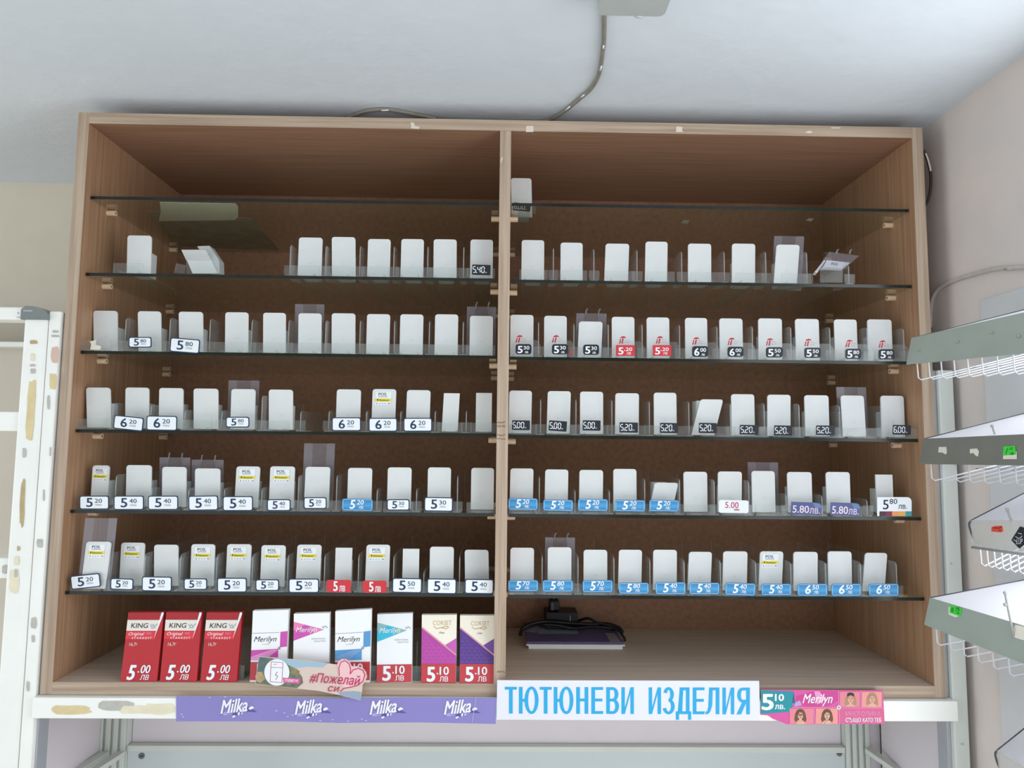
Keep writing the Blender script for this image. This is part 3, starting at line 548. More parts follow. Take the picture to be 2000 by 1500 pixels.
def meri_b(c1, c2):
    def f(m, g):
        m.flat(g, [(0, .12), (.85, .245), (0, .405)], c1, LY); m.flat(g, [(0, .12), (.3, .165), (.12, .25), (0, .25)], c2, LY*2); m.flat(g, [(.5, .195), (.85, .245), (.55, .3)], c2, LY*2)
        m.text(g, 'Merilyn', (.06, .2, .66, .30), MW, LY*3, -.01, .35); m.text(g, 'SENSATIONAL', (.5, .37, .9, .39), PGREY, LY*2); m.text(g, 'SELECTION', (.58, .405, .9, .425), PGREY, LY*2)
        m.stroke(g, [(.8, .2), (.84, .22), (.88, .19), (.95, .22)], .012, PGREY, LY*2)
    return f
for (a, lab, dr) in (((488, 1329, 558, 1329, 1193, 494, 563.6, 1191), 'white pack with magenta corner squares, behind the tilted leaflet', meri_a(MAG, MAGL)), ((572, 1329, 642, 1329, 1199, 574, 643.6, 1197), 'white pack with a pink arrow, half hidden by the leaflet', meri_b(MAG, mat('rose print', (236, 130, 186), .45))), ((654, 1329, 722, 1329, 1194, 655, 725, 1190), 'white pack with sky-blue corner squares, behind the leaflet heart', meri_a(SKY, mat('pale blue print', (126, 166, 214), .45))), ((735.6, 1333.5, 804, 1333, 1200, 737, 805.6, 1197.6), 'white pack with a turquoise arrow and red 5.10 band', meri_b(TEAL, TEALG))):
    o, g = pack(*a, MW, lab, dr); price(o, g, '5', '10', False, BAND, .735)
def corset(c1, c2, nm):
    def f(m, g):
        m.flat(g, [(0, .19), (.97, .58), (1, .6), (1, .75), (0, .75)], c1, LY); m.flat(g, [(.68, .44), (1, .34), (1, .585)], c2, LY)
        m.stroke(g, [(0, .18), (1, .585)], .022, mat('blush foil line', (226, 160, 170), .4), LY*2)
        for j in range(7):
            for k in range(9):
                u, v = .07+.14*j+(.07 if k % 2 else 0), .28+.05*k
                if v > .27+.42*u and u < .95 and v < .71: m.stroke(g, [(u-.05, v+.012), (u, v-.012), (u+.05, v+.012)], .01, c2, LY*2)
        m.text(g, 'CORSET', (.32, .085, .86, .15), GOLD, LY, -.008); m.stroke(g, [(.35, .17), (.42, .2), (.55, .19), (.7, .165), (.78, .18), (.7, .205), (.55, .185)], .012, GOLD, LY)
        m.text(g, nm, (.5, .245, .66, .275), INK, LY, -.01, .35)
    return f
for (a, lab, dr) in (((822.4, 1335, 890, 1335, 1201, 824, 892, 1200.6), 'cream pack with orchid-pink diagonal, beside the turquoise-arrow pack', corset(PNK, mat('orchid light print', (200, 98, 182), .45), 'Pink')), ((897.6, 1334.6, 965, 1335, 1202, 898.6, 965.4, 1202), 'cream pack with patterned violet diagonal, against the middle post', corset(VIO, VIOL, 'Lilac'))):
    o, g = pack(*a, CREAM, lab, dr); price(o, g, '5', '10', False, BAND, .715)
for k, (x, yt_, lab) in enumerate(((474, 1252, 'clear divider on the cabinet floor beside the third red pack card'), (651, 1256, 'clear divider on the cabinet floor beside the sky-blue cornered pack'), (729, 1254, 'clear divider on the cabinet floor before the turquoise-arrow pack'), (815, 1254, 'clear divider on the cabinet floor before the orchid-pink pack'), (893, 1254, 'clear divider on the cabinet floor between the two cream packs'))):
    p = Y(.02).at(x, yt_); x0 = p.x
    o = thing('shelf_divider', (x0, .02, zf), lab, 'divider', 'clear dividers on the cabinet floor')
    m = MB(); m.box((x0-.0006, .02, zf+.0022), (x0+.0006, .24, p.z), CLEAR); m.build('divider_fin', o)
    m = MB(); m.box((x0-.007, .012, zf), (x0+.007, .0132, zf+.022), CLEAR); m.build('front_tab', o)
    m = MB(); m.box((x0-.006, .0133, zf), (x0+.006, .05, zf+.002), EDGE); m.build('foot', o)
# ------------------------------------------------------------------ things in the empty lower bay
VELV = mat('purple wrapped card', (104, 92, 138), .5, var=.15, scale=60)
zz = zf
f0, f1 = onz(1032, 1264, zz), onz(1216, 1268, zz); yA = min(f0.y, f1.y); dz = .0095
o = thing('notebook_box', ((f0.x+f1.x)/2, yA+.06, zz), 'flat purple-wrapped box with white edges on the cabinet floor, under the black charger', 'box')
m = MB(); m.prism([(f0.x, yA, zz), (f1.x, yA, zz), (f1.x, yA, zz+.0052), (f0.x, yA, zz+.0052)], (0, min(.13, .313-yA), 0), MW); m.build('lower_tray', o)['label'] = 'white lower tray'
m = MB(); m.prism([(f0.x-.004, yA-.002, zz+.0056), (f1.x+.004, yA-.002, zz+.0056), (f1.x+.004, yA-.002, zz+.0078), (f0.x-.004, yA-.002, zz+.0078)], (0, min(.135, .314-yA), 0), MW); m.build('upper_tray', o)['label'] = 'white upper tray'
m = MB(); zt = zz+.0079; m.bbox((f0.x-.004, yA+.001, zt), (f1.x+.003, min(yA+.134, .312), zt+.004), VELV, .0015)
m.build('purple_cover', o)['label'] = 'purple wrapped cover'
m = MB(); q = lambda x, y, off=0: onz(x, y, zt+.0042)
m.flat(q, [(1052, 1226), (1128, 1228), (1129, 1238), (1050, 1238)], PGREY, 0); m.flat(q, [(1025, 1233), (1050, 1222), (1052, 1226), (1048, 1236)], PGREY, 0); m.build('paper_label', o, fix=False)['label'] = 'pale grey paper label'
m = MB(); m.flat(q, [(1182, 1236), (1200, 1237), (1212, 1254), (1192, 1254)], ALU, 0); m.build('foil_tape', o, fix=False)['label'] = 'silvery tape'
ztop = zt+.0043
yB = .262; pA, pB = aty(1065.5, 1205, yB), aty(1129, 1205, yB); hz = lambda py: aty(1095, py, yB).z
o = thing('power_adapter', ((pA.x+pB.x)/2, yB+.02, ztop), 'black plug-in charger with coiled cable lying on the purple box', 'charger')
m = MB(); m.bbox((pA.x, yB, ztop), (pB.x, yB+.042, hz(1196)), BLACK, .002); xk = aty(1113, 1205, yB).x; m.bbox((xk, yB-.0006, hz(1214)), (xk+.0014, yB+.001, hz(1202)), PGREY, .0003); m.build('adapter_body', o)
m = MB(); xp = aty(1073.5, 1190, yB).x; xq = aty(1094, 1190, yB).x; zp = hz(1175.5); m.bbox((xp, yB+.008, hz(1196)+.0002), (xq, yB+.032, zp), BLACK, .003); m.bbox((xp+.003, yB+.0073, hz(1194)), (xp+.0085, yB+.010, zp-.003), mat('dull grey plastic', (84, 84, 90), .5), .0005); m.build('plug', o)
for x in (1079, 1087.5):
    xx = aty(x, 1180, yB).x; m = MB(); m.tube([(xx, yB+.02, zp-.0005), (xx, yB+.02, zp+.0075)], .002, BLACK, 8); m.build('prong', o)
def smooth(pts, n=6):
    out = []; P = [pts[0]]+list(pts)+[pts[-1]]
    for i in range(1, len(P)-2):
        a, b, c, d = (Vector(v) for v in P[i-1:i+3])
        for k in range(n):
            t = k/n; out.append(.5*((2*b)+(c-a)*t+(2*a-5*b+4*c-d)*t*t+(3*b-a-3*c+d)*t**3))
    return out+[Vector(pts[-1])]
yc = yB-.012; cb = lambda x, y, yy: aty(x, y, yy)
m = MB(); path = [cb(1128, 1213, yB+.02), cb(1148, 1207.5, yB+.0), cb(1165, 1215, yB-.008), cb(1186, 1221, yB-.012), cb(1206, 1230, yB-.02), cb(1218, 1244, yB-.03), cb(1221, 1252, yB-.034)]
m.tube(smooth(path), .0024, BLACK)
path = [cb(1016, 1240, yB-.03), cb(1021, 1228, yB-.02), cb(1040, 1218, yB-.014), cb(1070, 1214, yB-.008), cb(1110, 1217, yB-.006), cb(1150, 1219, yB-.008), cb(1185, 1219, yB-.004), cb(1208, 1226, yB-.01), cb(1216, 1236, yB-.016)]
m.tube(smooth(path), .0034, BLACK); m.tube(smooth([p+Vector((0, .006, -.003)) for p in path[2:]]), .0034, BLACK); m.tube(smooth([cb(1060, 1220, yB-.016), cb(1090, 1221.5, yB-.014), cb(1120, 1227, yB-.012), cb(1160, 1224, yB-.012), cb(1200, 1228, yB-.012)]), .003, BLACK)
m.build('power_cable', o)
# ------------------------------------------------------------------ shelving under and beside the cabinet
GLUE = mat('yellowed glue stain', (226, 208, 160), .7, var=.12, scale=80); GLUE2 = mat('pale glue stain', (236, 228, 200), .7, var=.1, scale=80); GRIME = mat('grey grime', (196, 194, 186), .8, var=.15, scale=90); TAN = mat('tan stain', (196, 176, 132), .7, var=.2, scale=80)
BLN = [0]
def blob(m, g, x0, y0, x1, y1, mt, off=.0004, sl=0):
    pts = []; n = 14
    for j in range(n):
        a = 2*math.pi*j/n; k = random.uniform(.82, 1.05); c, s_ = math.cos(a), math.sin(a); f = max(abs(c), abs(s_)); u, v = c/f**.7*k, s_/f**.7*k
        pts.append(((x0+x1)/2+u*(x1-x0)/2-sl*v, (y0+y1)/2+v*(y1-y0)/2))
    BLN[0] += 1; m.flat(g, pts, mt, off+(BLN[0] % 14)*.00004)
sh = thing('wall_shelving', (0, .1, 0), 'white enamelled shop shelving frame that carries the oak cabinet', 'shelving')
pg = Y(-.004)
def up1(m):
    m.bbox((-.7015, -.004, 0), (-.6835, .03, Z0+.575), PAINT, .0015); g = imap(pg)
    m.bbox((-.6833, .004, 0), (-.6806, .028, Z0+.55), ALU, .0004)
    for a in ((100, 676, 116, 710, mat('pinkish smear', (214, 186, 170), .7)), (96, 728, 112, 762, GLUE), (102, 645, 116, 650, GRIME), (100, 654, 118, 659, GRIME), (92, 770, 98, 800, GRIME), (97, 872, 101, 892, GRIME), (84, 955, 88, 980, GRIME), (72, 1052, 84, 1070, GRIME), (60, 1205, 72, 1228, GRIME), (62, 1240, 68, 1255, GRIME), (52, 1330, 58, 1350, GRIME)): blob(m, g, *a)
part(sh, 'upright', up1, fix=True)
def up2(m):
    m.bbox((.6865, -.004, 0), (.7095, .03, Z0+.5), PAINTG, .0015); m.bbox((.6806, .004, 0), (.6862, .028, Z0+.5), ALU, .0004); g = imap(pg)
    for a in ((1855, 1098, 1860, 1103, GRIME), (1876, 1451, 1882, 1455, GRIME), (1846, 880, 1848, 894, GRIME)): blob(m, g, *a)
part(sh, 'upright', up2)
def beam(m):
    m.bbox((-.6834, -.010, Z0-.0305), (.6905, .03, Z0-.0006), PAINT, .0015); g = imap(Y(-.010))
    for a in ((98, 1377, 182, 1396, GLUE), (190, 1368, 262, 1388, GRIME), (232, 1377, 300, 1394, GLUE2), (280, 1374, 342, 1396, GLUE2)): blob(m, g, *a, .0003)
part(sh, 'beam', beam)
YR = .215
def rearpost(x0, x1):
    def f(m):
        m.box((x0, YR, 0), (x1, YR+.03, Z0-.001), PAINTG); wdt = (x1-x0)/4.6
        for k in range(4): m.bbox((x0+k*wdt*1.2, YR-.006, 0), (x0+k*wdt*1.2+wdt*.72, YR-.0002, Z0-.001), PAINTG, .001)
    return f
BOARD = mat('lilac-white board', (226, 220, 226), .6, var=.03, scale=10)
part(sh, 'rear_post', rearpost(-.706, -.655)); part(sh, 'rear_post', rearpost(.627, .672)); part(sh, 'corner_filler', lambda m: m.box((.6725, YR+.004, Z0-.9), (.694, YR+.012, Z0-.002), MT['lilac-white board']))
part(sh, 'back_panel', lambda m: m.box((-.654, YR+.012, Z0-.9), (.626, YR+.018, Z0-.002), mat('lilac-white board', (226, 220, 226), .6, var=.03, scale=10)))
part(sh, 'side_panel', lambda m: m.box((-.706, .03, Z0-.9), (-.702, YR-.007, Z0-.002), MT['lilac-white board']))
part(sh, 'side_panel', lambda m: m.box((.690, .03, Z0-.9), (.694, YR-.007, Z0-.002), MT['lilac-white board']))
zr = aty(1000, 1461, YR).z
part(sh, 'rail', lambda m: m.bbox((-.654, YR-.004, zr-.006), (.626, YR+.010, zr+.004), PAINTG, .001))
part(sh, 'lower_panel', lambda m: m.box((-.654, YR-.001, zr-.30), (.626, YR+.003, zr-.0064), mat('pale green-grey sheet', (204, 214, 216), .35, var=.05, scale=8)), 'pale green-grey lower sheet')
for x, y in ((277, 1476), (1639, 1471)):
    c = aty(x, y, YR-.001); part(sh, 'screw', lambda m: (m.prism([(c.x+.0052*math.cos(a/16*6.2832), c.y, c.z+.0052*math.sin(a/16*6.2832)) for a in range(16)], (0, -.0015, 0), mat('dull steel', (120, 124, 124), .4, .7)), m.box((c.x-.0032, c.y-.0021, c.z-.0006), (c.x+.0032, c.y-.0014, c.z+.0006), DARKGAP)))
for a, b in (((205, 1472), (128, 1520)), ((236, 1472), (168, 1516)), ((1697, 1466), (1790, 1530))):
    p, q = aty(*a, YR-.012), aty(*b, YR-.10)
    part(sh, 'side_rail', lambda m: m.prism([p+Vector((-.007, 0, -.004)), p+Vector((.007, 0, -.004)), p+Vector((.007, 0, .004)), p+Vector((-.007, 0, .004))], q-p, PAINTG))
# the white gondola standing beside it
gd = thing('gondola_unit', (-1.0, .1, 0), 'white stained shop gondola with a grey plastic corner cap beside the cabinet', 'shelving')
def gup(m):
    zc = aty(75, 620, 0).z; m.bbox((-.7375, -.006, 0), (-.7025, .034, zc), PAINT, .003); g = imap(Y(-.006))
    for a in ((52, 735, 69, 868, GLUE, .0004, 4), (39, 935, 49, 1030, TAN, .0004, 2), (60, 690, 68, 706, GLUE2), (58, 664, 74, 672, TAN), (58, 711, 70, 716, GRIME), (60, 720, 70, 730, GRIME), (44, 875, 52, 895, GRIME), (34, 1066, 40, 1076, TAN), (28, 1085, 38, 1105, GLUE2), (18, 1110, 38, 1160, GLUE2), (28, 1112, 36, 1128, GRIME)): blob(m, g, *a)
part(gd, 'upright', gup)
zc0 = aty(75, 626, 0).z; zc1 = aty(75, 600, 0).z
def cap(m):
    pr = []; x0, x1 = -.741, -.700
    pts = [(x0, zc0), (x1, zc0)]
    for j in range(7):
        a = math.radians(15*j); pts.append((x1-.030+.030*math.cos(a)-.0, zc0+.006+(zc1-zc0-.006)*math.sin(a)))
    pts += [(x0+.006, zc1), (x0, zc1-.006)]
    m.prism([(x, -.010, z) for x, z in pts], (0, .06, 0), mat('grey moulded plastic', (128, 134, 134), .35, var=.06, scale=40))
    m.bbox((x0+.004, -.0108, zc0+.012), (x0+.018, -.0095, zc0+.0145), ALU, .0004)
part(gd, 'corner_cap', cap, 'grey rounded corner cap')
def trail(m):
    zt_ = aty(20, 600, 0).z; zb = aty(20, 625, 0).z; m.bbox((-1.9, -.004, zb), (-.742, .03, zt_), PAINT, .003); g = imap(Y(-.004))
    blob(m, g, 32, 619, 48, 621, GRIME); blob(m, g, 34, 610, 38, 613, GRIME)
part(gd, 'top_rail', trail)
def hrail(y0, y1, yy, extra=0):
    def f(m):
        za, zb = aty(20, y0, yy).z, aty(20, y1, yy).z; m.bbox((-1.9, yy, zb), (-.7385, yy+.025, za), PAINT, .002)
        if extra: blob(m, imap(Y(yy)), 4, y0+12, 16, y1-8, GRIME)
    return f
part(gd, 'shelf_edge', hrail(804, 842, .0)); part(gd, 'shelf_edge', hrail(1090, 1130, .0, 1)); part(gd, 'back_rail', hrail(667, 677, .21))
part(gd, 'back_panel', lambda m: m.box((-1.9, .24, .1), (-.71, .25, zc0-.003), mat('beige board', (214, 206, 192), .7, var=.03, scale=8)))
part(gd, 'side_board', lambda m: m.box((-.733, .036, .1), (-.712, .239, zc0-.003), MT['beige board']))
# ------------------------------------------------------------------ strips, sign, banner and leaflet on the beam
LILAC = mat('lilac strip card', (140, 132, 196), .5, var=.03, scale=30); DLIL = mat('deep lilac print', (92, 84, 160), .5); MLIL = mat('mid lilac print', (170, 168, 214), .5)
pm = Y(-.0112)
m = MB(); g = imap(pm)
m.prism([pm.at(x, y) for x, y in ((344, 1360), (500, 1361), (660, 1364), (800, 1362), (969, 1363), (968, 1414), (820, 1411), (660, 1412), (560, 1409), (344, 1409))], (0, .0008, 0), LILAC)
MILK = mat('milk-white print', (240, 240, 250), .5)
for X, Yy in ((431, 1365), (576, 1367), (722, 1367), (867, 1367)):
    t = lambda u, v, off=0: g(X+u, Yy+v-u*.1, off)
    m.flat(t, [(-2, 28), (14, 26), (26, 22), (34, 18), (44, 16), (52, 22), (60, 25), (72, 33), (52, 31), (40, 33), (24, 32), (8, 33)], MLIL, LY)
    m.flat(t, [(22, 32), (30, 27), (42, 24), (50, 18), (60, 25), (72, 33), (56, 31), (46, 30), (36, 34), (28, 36)], DLIL, LY*2)
    m.flat(t, [(54, 24), (60, 20), (63, 21), (66, 24), (58, 27)], MILK, LY*3); m.flat(t, [(33, 33), (36, 28), (38, 31), (36, 36)], MILK, LY*3); m.flat(t, [(40, 31), (42, 27), (44, 30), (41, 35)], MILK, LY*3); m.flat(t, [(22, 37), (27, 34), (30, 36), (25, 39)], MILK, LY*3)
    m.text(t, 'Milka', (0, 3.6, 53, 31), DLIL, LY*3, .03, .3); m.text(t, 'Milka', (0, 2.4, 53, 29.4), MILK, LY*4, .03, .3)
WEAR = mat('rubbed white wear', (196, 192, 226), .7)
for x, y in ((540, 1388), (556, 1392), (562, 1399), (572, 1396), (626, 1407), (650, 1405), (680, 1408), (707, 1404), (715, 1407), (355, 1395), (358, 1400), (410, 1362), (440, 1361)): blob(m, g, x-2.5, y-1, x+2.5, y+1, WEAR, LY*2)
m.stroke(g, [(930, 1362), (922, 1411)], .8, WEAR, LY*7)
tag(m.build('shelf_strip', fix=False), 'lilac chocolate-brand shelf strip with four white script logos, stuck on the white beam', 'shelf strip')
m = MB(); psn = Y(-.0126); g = imap(psn)
m.prism([psn.at(x, y) for x, y in ((971, 1328.7), (1482.7, 1330), (1484.5, 1407), (970, 1405))], (0, .0022, 0), SIGNW); m.build
o = thing('shop_sign', psn.at(1227, 1405), 'long white sign board with cyan Cyrillic capitals across the beam', 'sign')
m.build('sign_board', o)
def band(m, g, cx, cy, rx, ry, a0, a1, wx, wy, mt, off, n=18):
    """elliptical stroke of the cut letters; wx, wy: its thickness across and down"""
    P = [(math.cos(math.radians(a0+(a1-a0)*j/n)), math.sin(math.radians(a0+(a1-a0)*j/n))) for j in range(n+1)]
    k = len(m.v); m.v += [g(cx+c*rx, cy+s_*ry, off) for c, s_ in P] + [g(cx+c*(rx-wx), cy+s_*(ry-wy), off) for c, s_ in P]; i = m.m(mt)
    for j in range(n): m.f.append([k+j, k+j+1, k+n+2+j, k+n+1+j]); m.mi.append(i); m.sm.append(False)
SX, SY = 7.2, 5.4
def letter(m, g, ch, x0, x1, y0, y1, off):
    st = [0]
    def R(a, b, c, d): st[0] += 1; m.flat(g, [(a, b), (c, b), (c, d), (a, d)], CYAN, off+st[0]*.00002)
    def Q(*p): st[0] += 1; m.flat(g, p, CYAN, off+st[0]*.00002)
    def B(*a): st[0] += 1; band(m, g, *a[:6], SX, SY, CYAN, off+st[0]*.00002)
    w_, ym = x1-x0, (y0+y1)/2
    if ch == 'Т': R(x0, y0, x1, y0+SY); R((x0+x1-SX)/2, y0+SY, (x0+x1+SX)/2, y1)
    elif ch == 'Ю': R(x0, y0, x0+SX, y1); R(x0+SX, ym-SY/2, x0+w_*.36, ym+SY/2); B(x0+w_*.64, ym, w_*.36, (y1-y0)/2+1, 0, 360)
    elif ch == 'Н': R(x0, y0, x0+SX, y1); R(x1-SX, y0, x1, y1); R(x0+SX, ym-SY/2-1, x1-SX, ym+SY/2-1)
    elif ch == 'Е': R(x0, y0, x0+SX, y1); R(x0+SX, y0, x1, y0+SY); R(x0+SX, ym-SY/2-1, x1-1.5, ym+SY/2-1); R(x0+SX, y1-SY, x1, y1)
    elif ch == 'В':
        R(x0, y0, x0+SX, y1); yq = ym-1; c = x0+w_*.52
        for a, b, rx in ((y0, yq+SY/2, w_*.43), (yq-SY/2, y1, w_*.48)): R(x0+SX, a, c, a+SY); R(x0+SX, b-SY, c, b); B(c, (a+b)/2, rx, (b-a)/2, -90, 90)
    elif ch == 'И': R(x0, y0, x0+SX-.6, y1); R(x1-SX+.6, y0, x1, y1); Q((x0+SX-.6, y1-.5), (x0+SX-.6, y1-12), (x1-SX+.6, y0+.5), (x1-SX+.6, y0+12))
    elif ch == 'З':
        c = x0+w_*.47; yq = ym-1; B(c, (y0+yq+SY/2)/2, w_*.45, (yq+SY/2-y0)/2+.5, -165, 90); B(c, (yq-SY/2+y1)/2, w_*.52, (y1-yq+SY/2)/2+.5, -90, 165)
    elif ch == 'Д':
        R(x0+1, y1-SY, x1-1, y1); R(x0, y1-SY, x0+SX-1, y1+11); R(x1-SX+1, y1-SY, x1, y1+11); R(x1-SX-3, y0, x1-3.4, y1-SY); R(x0+w_*.26, y0, x1-SX-3, y0+SY); Q((x0+w_*.26, y0), (x0+w_*.26+6.6, y0+SY), (x0+w_*.26+5.4, y0+24), (x0+12.5, y1-SY), (x0+4, y1-SY), (x0+w_*.2, y0+24))
    elif ch == 'Л':
        R(x1-SX, y0, x1, y1); R(x0+w_*.26, y0, x1-SX, y0+SY); Q((x0+w_*.26, y0), (x0+w_*.26+6.8, y0+SY), (x0+w_*.26+6, y1-17), (x0+w_*.26+1.5, y1-4), (x0+4, y1), (x0, y1), (x0, y1-SY), (x0+3, y1-SY), (x0+w_*.2, y1-14))
    elif ch == 'Я':
        R(x1-SX, y0, x1, y1); c = x0+w_*.45; b = y0+(y1-y0)*.56; R(c, y0, x1-SX, y0+SY); R(c, b-SY, x1-SX, b); B(c, (y0+b)/2, w_*.42, (b-y0)/2, 90, 270); Q((x0+w_*.42, b-.5), (x0+w_*.42+8, b-.5), (x0+8.2, y1), (x0-.6, y1))
for k, (ch, a, b) in enumerate((('Т', 986, 1009.5), ('Ю', 1013.5, 1052), ('Т', 1054, 1077.5), ('Ю', 1081.5, 1120), ('Н', 1125.5, 1142.8), ('Е', 1155, 1178), ('В', 1184, 1209), ('И', 1213.8, 1238), ('И', 1267, 1291), ('З', 1295, 1318), ('Д', 1320, 1350), ('Е', 1353, 1376), ('Л', 1378, 1405), ('И', 1411, 1434), ('Я', 1439, 1464.5))):
    if ch == 'Н': b = 1149
    m = MB(); dy = (a-986)/478*1.6; letter(m, g, ch, a, b, 1341.4+dy, 1393.6+dy, .0003); m.build('sign_letter', o, fix=False)
# banner with four portraits
pbn = Y(-.0115); g = imap(pbn); ROSE = mat('hot pink banner', (214, 84, 158), .45); ROSE2 = mat('orange pink print', (226, 130, 142), .45); ROSE3 = mat('light pink print', (236, 150, 196), .45); TEALB = mat('teal banner', (20, 142, 156), .45); SKIN = mat('printed skin tone', (226, 172, 150), .6); HAIR = mat('printed brown hair', (110, 78, 62), .6); HAIRL = mat('printed fair hair', (178, 138, 110), .6)
bn = thing('promo_banner', pbn.at(1610, 1414), 'pink promotional banner with a teal 5.10 price and four small portraits', 'banner')
m = MB(); m.prism([pbn.at(x, y) for x, y in ((1486, 1347), (1724.5, 1348.5), (1728, 1414), (1537, 1414.7), (1510, 1404), (1500, 1397), (1486, 1396))], (0, .0008, 0), ROSE)
m.flat(g, [(1555, 1360), (1590, 1350), (1637, 1350), (1637, 1368), (1620, 1379), (1580, 1381), (1556, 1376)], mat('raspberry banner', (202, 60, 140), .45), LY); m.flat(g, [(1590, 1350), (1600, 1350), (1612, 1366), (1596, 1376)], ROSE3, LY*2); m.flat(g, [(1551, 1372), (1562, 1368), (1566, 1377), (1552, 1380)], mat('lavender print', (184, 160, 208), .5), LY*2)
m.flat(g, [(1638, 1381), (1724, 1382), (1727, 1413), (1639, 1413)], mat('deep rose print', (212, 92, 140), .45), LY)
for q in ([(1540, 1381.5), (1726, 1382.5)], [(1637.5, 1349), (1639.5, 1414)], [(1681, 1349), (1682, 1382)], [(1590, 1382), (1592, 1414)]): m.stroke(g, q, 1.1, MT['light pink print'], LY*2)
m.text(g, 'Merilyn', (1567, 1355, 1626, 1379), PW, LY*3, .01, .35); m.text(g, 'МНОГОЛИКА', (1651, 1389, 1719, 1397.5), MT['light pink print'], LY*3, -.01); m.text(g, 'С', (1651, 1401.5, 1656.5, 1410), PW, LY*3, .02); m.text(g, 'Ь', (1659.5, 1401.5, 1664.5, 1410), PW, LY*3, .02); m.flat(g, [(1657, 1401.5), (1660, 1401.5), (1660, 1403.2), (1657, 1403.2)], PW, LY*3.4); m.text(g, 'ЩО', (1666, 1401.5, 1681, 1411), PW, LY*3, .02); m.text(g, 'КАТО ТЕБ', (1684.5, 1401.5, 1721, 1410), PW, LY*3, .02)
m.flat(g, circ(1638, 1381.5, 4, n=12), PW, LY*3); m.flat(g, circ(1638, 1381.5, 2.4, n=12), PGREY, LY*4)
m.build('banner_card', bn, fix=False)
m = MB(); m.prism([pbn.at(x, y, .0004) for x, y in ((1486, 1348), (1550, 1350.5), (1547, 1390), (1486, 1394))], (0, .0003, 0), TEALB)
m.flat(g, [(1550, 1352), (1553, 1374), (1547, 1372)], mat('dark teal print', (20, 96, 130), .5), .0006)
m.text(g, '5', (1487, 1355, 1511, 1387), PW, .0006, .05); m.text(g, '10', (1513, 1355, 1531, 1369), PW, .0006, .05); m.text(g, 'лв.', (1513, 1376, 1533, 1385), PW, .0006, .04); m.build('price_flag', bn, fix=False)['label'] = 'teal price flag with white 5.10'
def portrait(x0, y0, x1, y1, fx, fy, hair, kind):
    m = MB(); m.flat(g, [(x0, y0), (x1, y0), (x1, y1), (x0, y1)], ROSE2 if kind % 2 == 0 else mat('peach print', (232, 150, 140), .45), LY*2.4)
    cl = lambda pts: [(min(max(x, x0), x1), min(max(y, y0), y1)) for x, y in pts]
    m.flat(g, cl([(fx-8, y1), (fx-12, fy+8), (fx-10, fy-4), (fx-6, fy-11), (fx, fy-13), (fx+6, fy-11), (fx+10, fy-4), (fx+12, fy+8), (fx+9, y1)]), hair, LY*3)
    m.flat(g, cl([(fx-11, y1), (fx-7, fy+11), (fx-2.5, fy+9), (fx-2.5, fy+4), (fx+2.5, fy+4), (fx+2.5, fy+9), (fx+7, fy+11), (fx+11, y1)]), SKIN, LY*3.5)
    m.flat(g, circ(fx, fy, 5.4, 7.4, 16), SKIN, LY*4)
    m.flat(g, cl([(fx-6, fy-1), (fx-5.5, fy-7), (fx, fy-9), (fx+5.5, fy-7), (fx+6, fy-1), (fx+3, fy-5.5), (fx-2, fy-6)]), hair, LY*5)
    for s_ in (-1, 1): m.flat(g, circ(fx+s_*2.2, fy-1.2, 1.1, .55, 8), INK, LY*6); m.stroke(g, [(fx+s_*1.1, fy-3), (fx+s_*3.3, fy-3.2)], .5, HAIR, LY*6)
    m.stroke(g, [(fx, fy-.8), (fx-.4, fy+1.4), (fx+.4, fy+1.5)], .4, mat('printed blush', (200, 130, 112), .6), LY*6)
    m.flat(g, circ(fx, fy+3.6, 1.9, .8, 10), mat('printed lips', (196, 60, 80), .5), LY*6)
    if kind == 0: m.flat(g, [(fx-7, fy-6), (fx-6, fy-12), (fx, fy-14), (fx+6, fy-12), (fx+7, fy-6), (fx, fy-9)], INK, LY*6)
    if kind == 2:
        for s_ in (-1, 1):
            ring_ = circ(fx+s_*2.6, fy-1.2, 2.2, 1.7, 10); m.stroke(g, ring_+ring_[:1], .5, INK, LY*7)
        m.flat(g, cl([(fx-9, y1), (fx-5, fy+12), (fx+4, fy+11.5), (fx+10, fy+13), (fx+6, y1)]), SKIN, LY*7)
    if kind == 3:
        m.stroke(g, [(fx+1, fy+2), (fx+.6, fy+10)], 1.5, SKIN, LY*7); m.flat(g, cl([(fx-4, y1), (fx-3, fy+11), (fx+2, fy+9), (fx+6, fy+12), (fx+5, y1)]), SKIN, LY*7)
    m.build('portrait_print', bn, fix=False)['label'] = ['woman in a dark beret', 'smiling woman with loose hair', 'woman with glasses blowing a kiss', 'woman with a finger on her lips'][kind]
portrait(1640, 1351, 1679, 1380, 1661, 1366, HAIRL, 0); portrait(1683, 1351, 1722, 1381, 1703, 1365, HAIRL, 1); portrait(1542, 1383.5, 1589, 1413.5, 1563, 1397, HAIR, 2); portrait(1593, 1383.5, 1636, 1413.5, 1615, 1397, HAIR, 3)
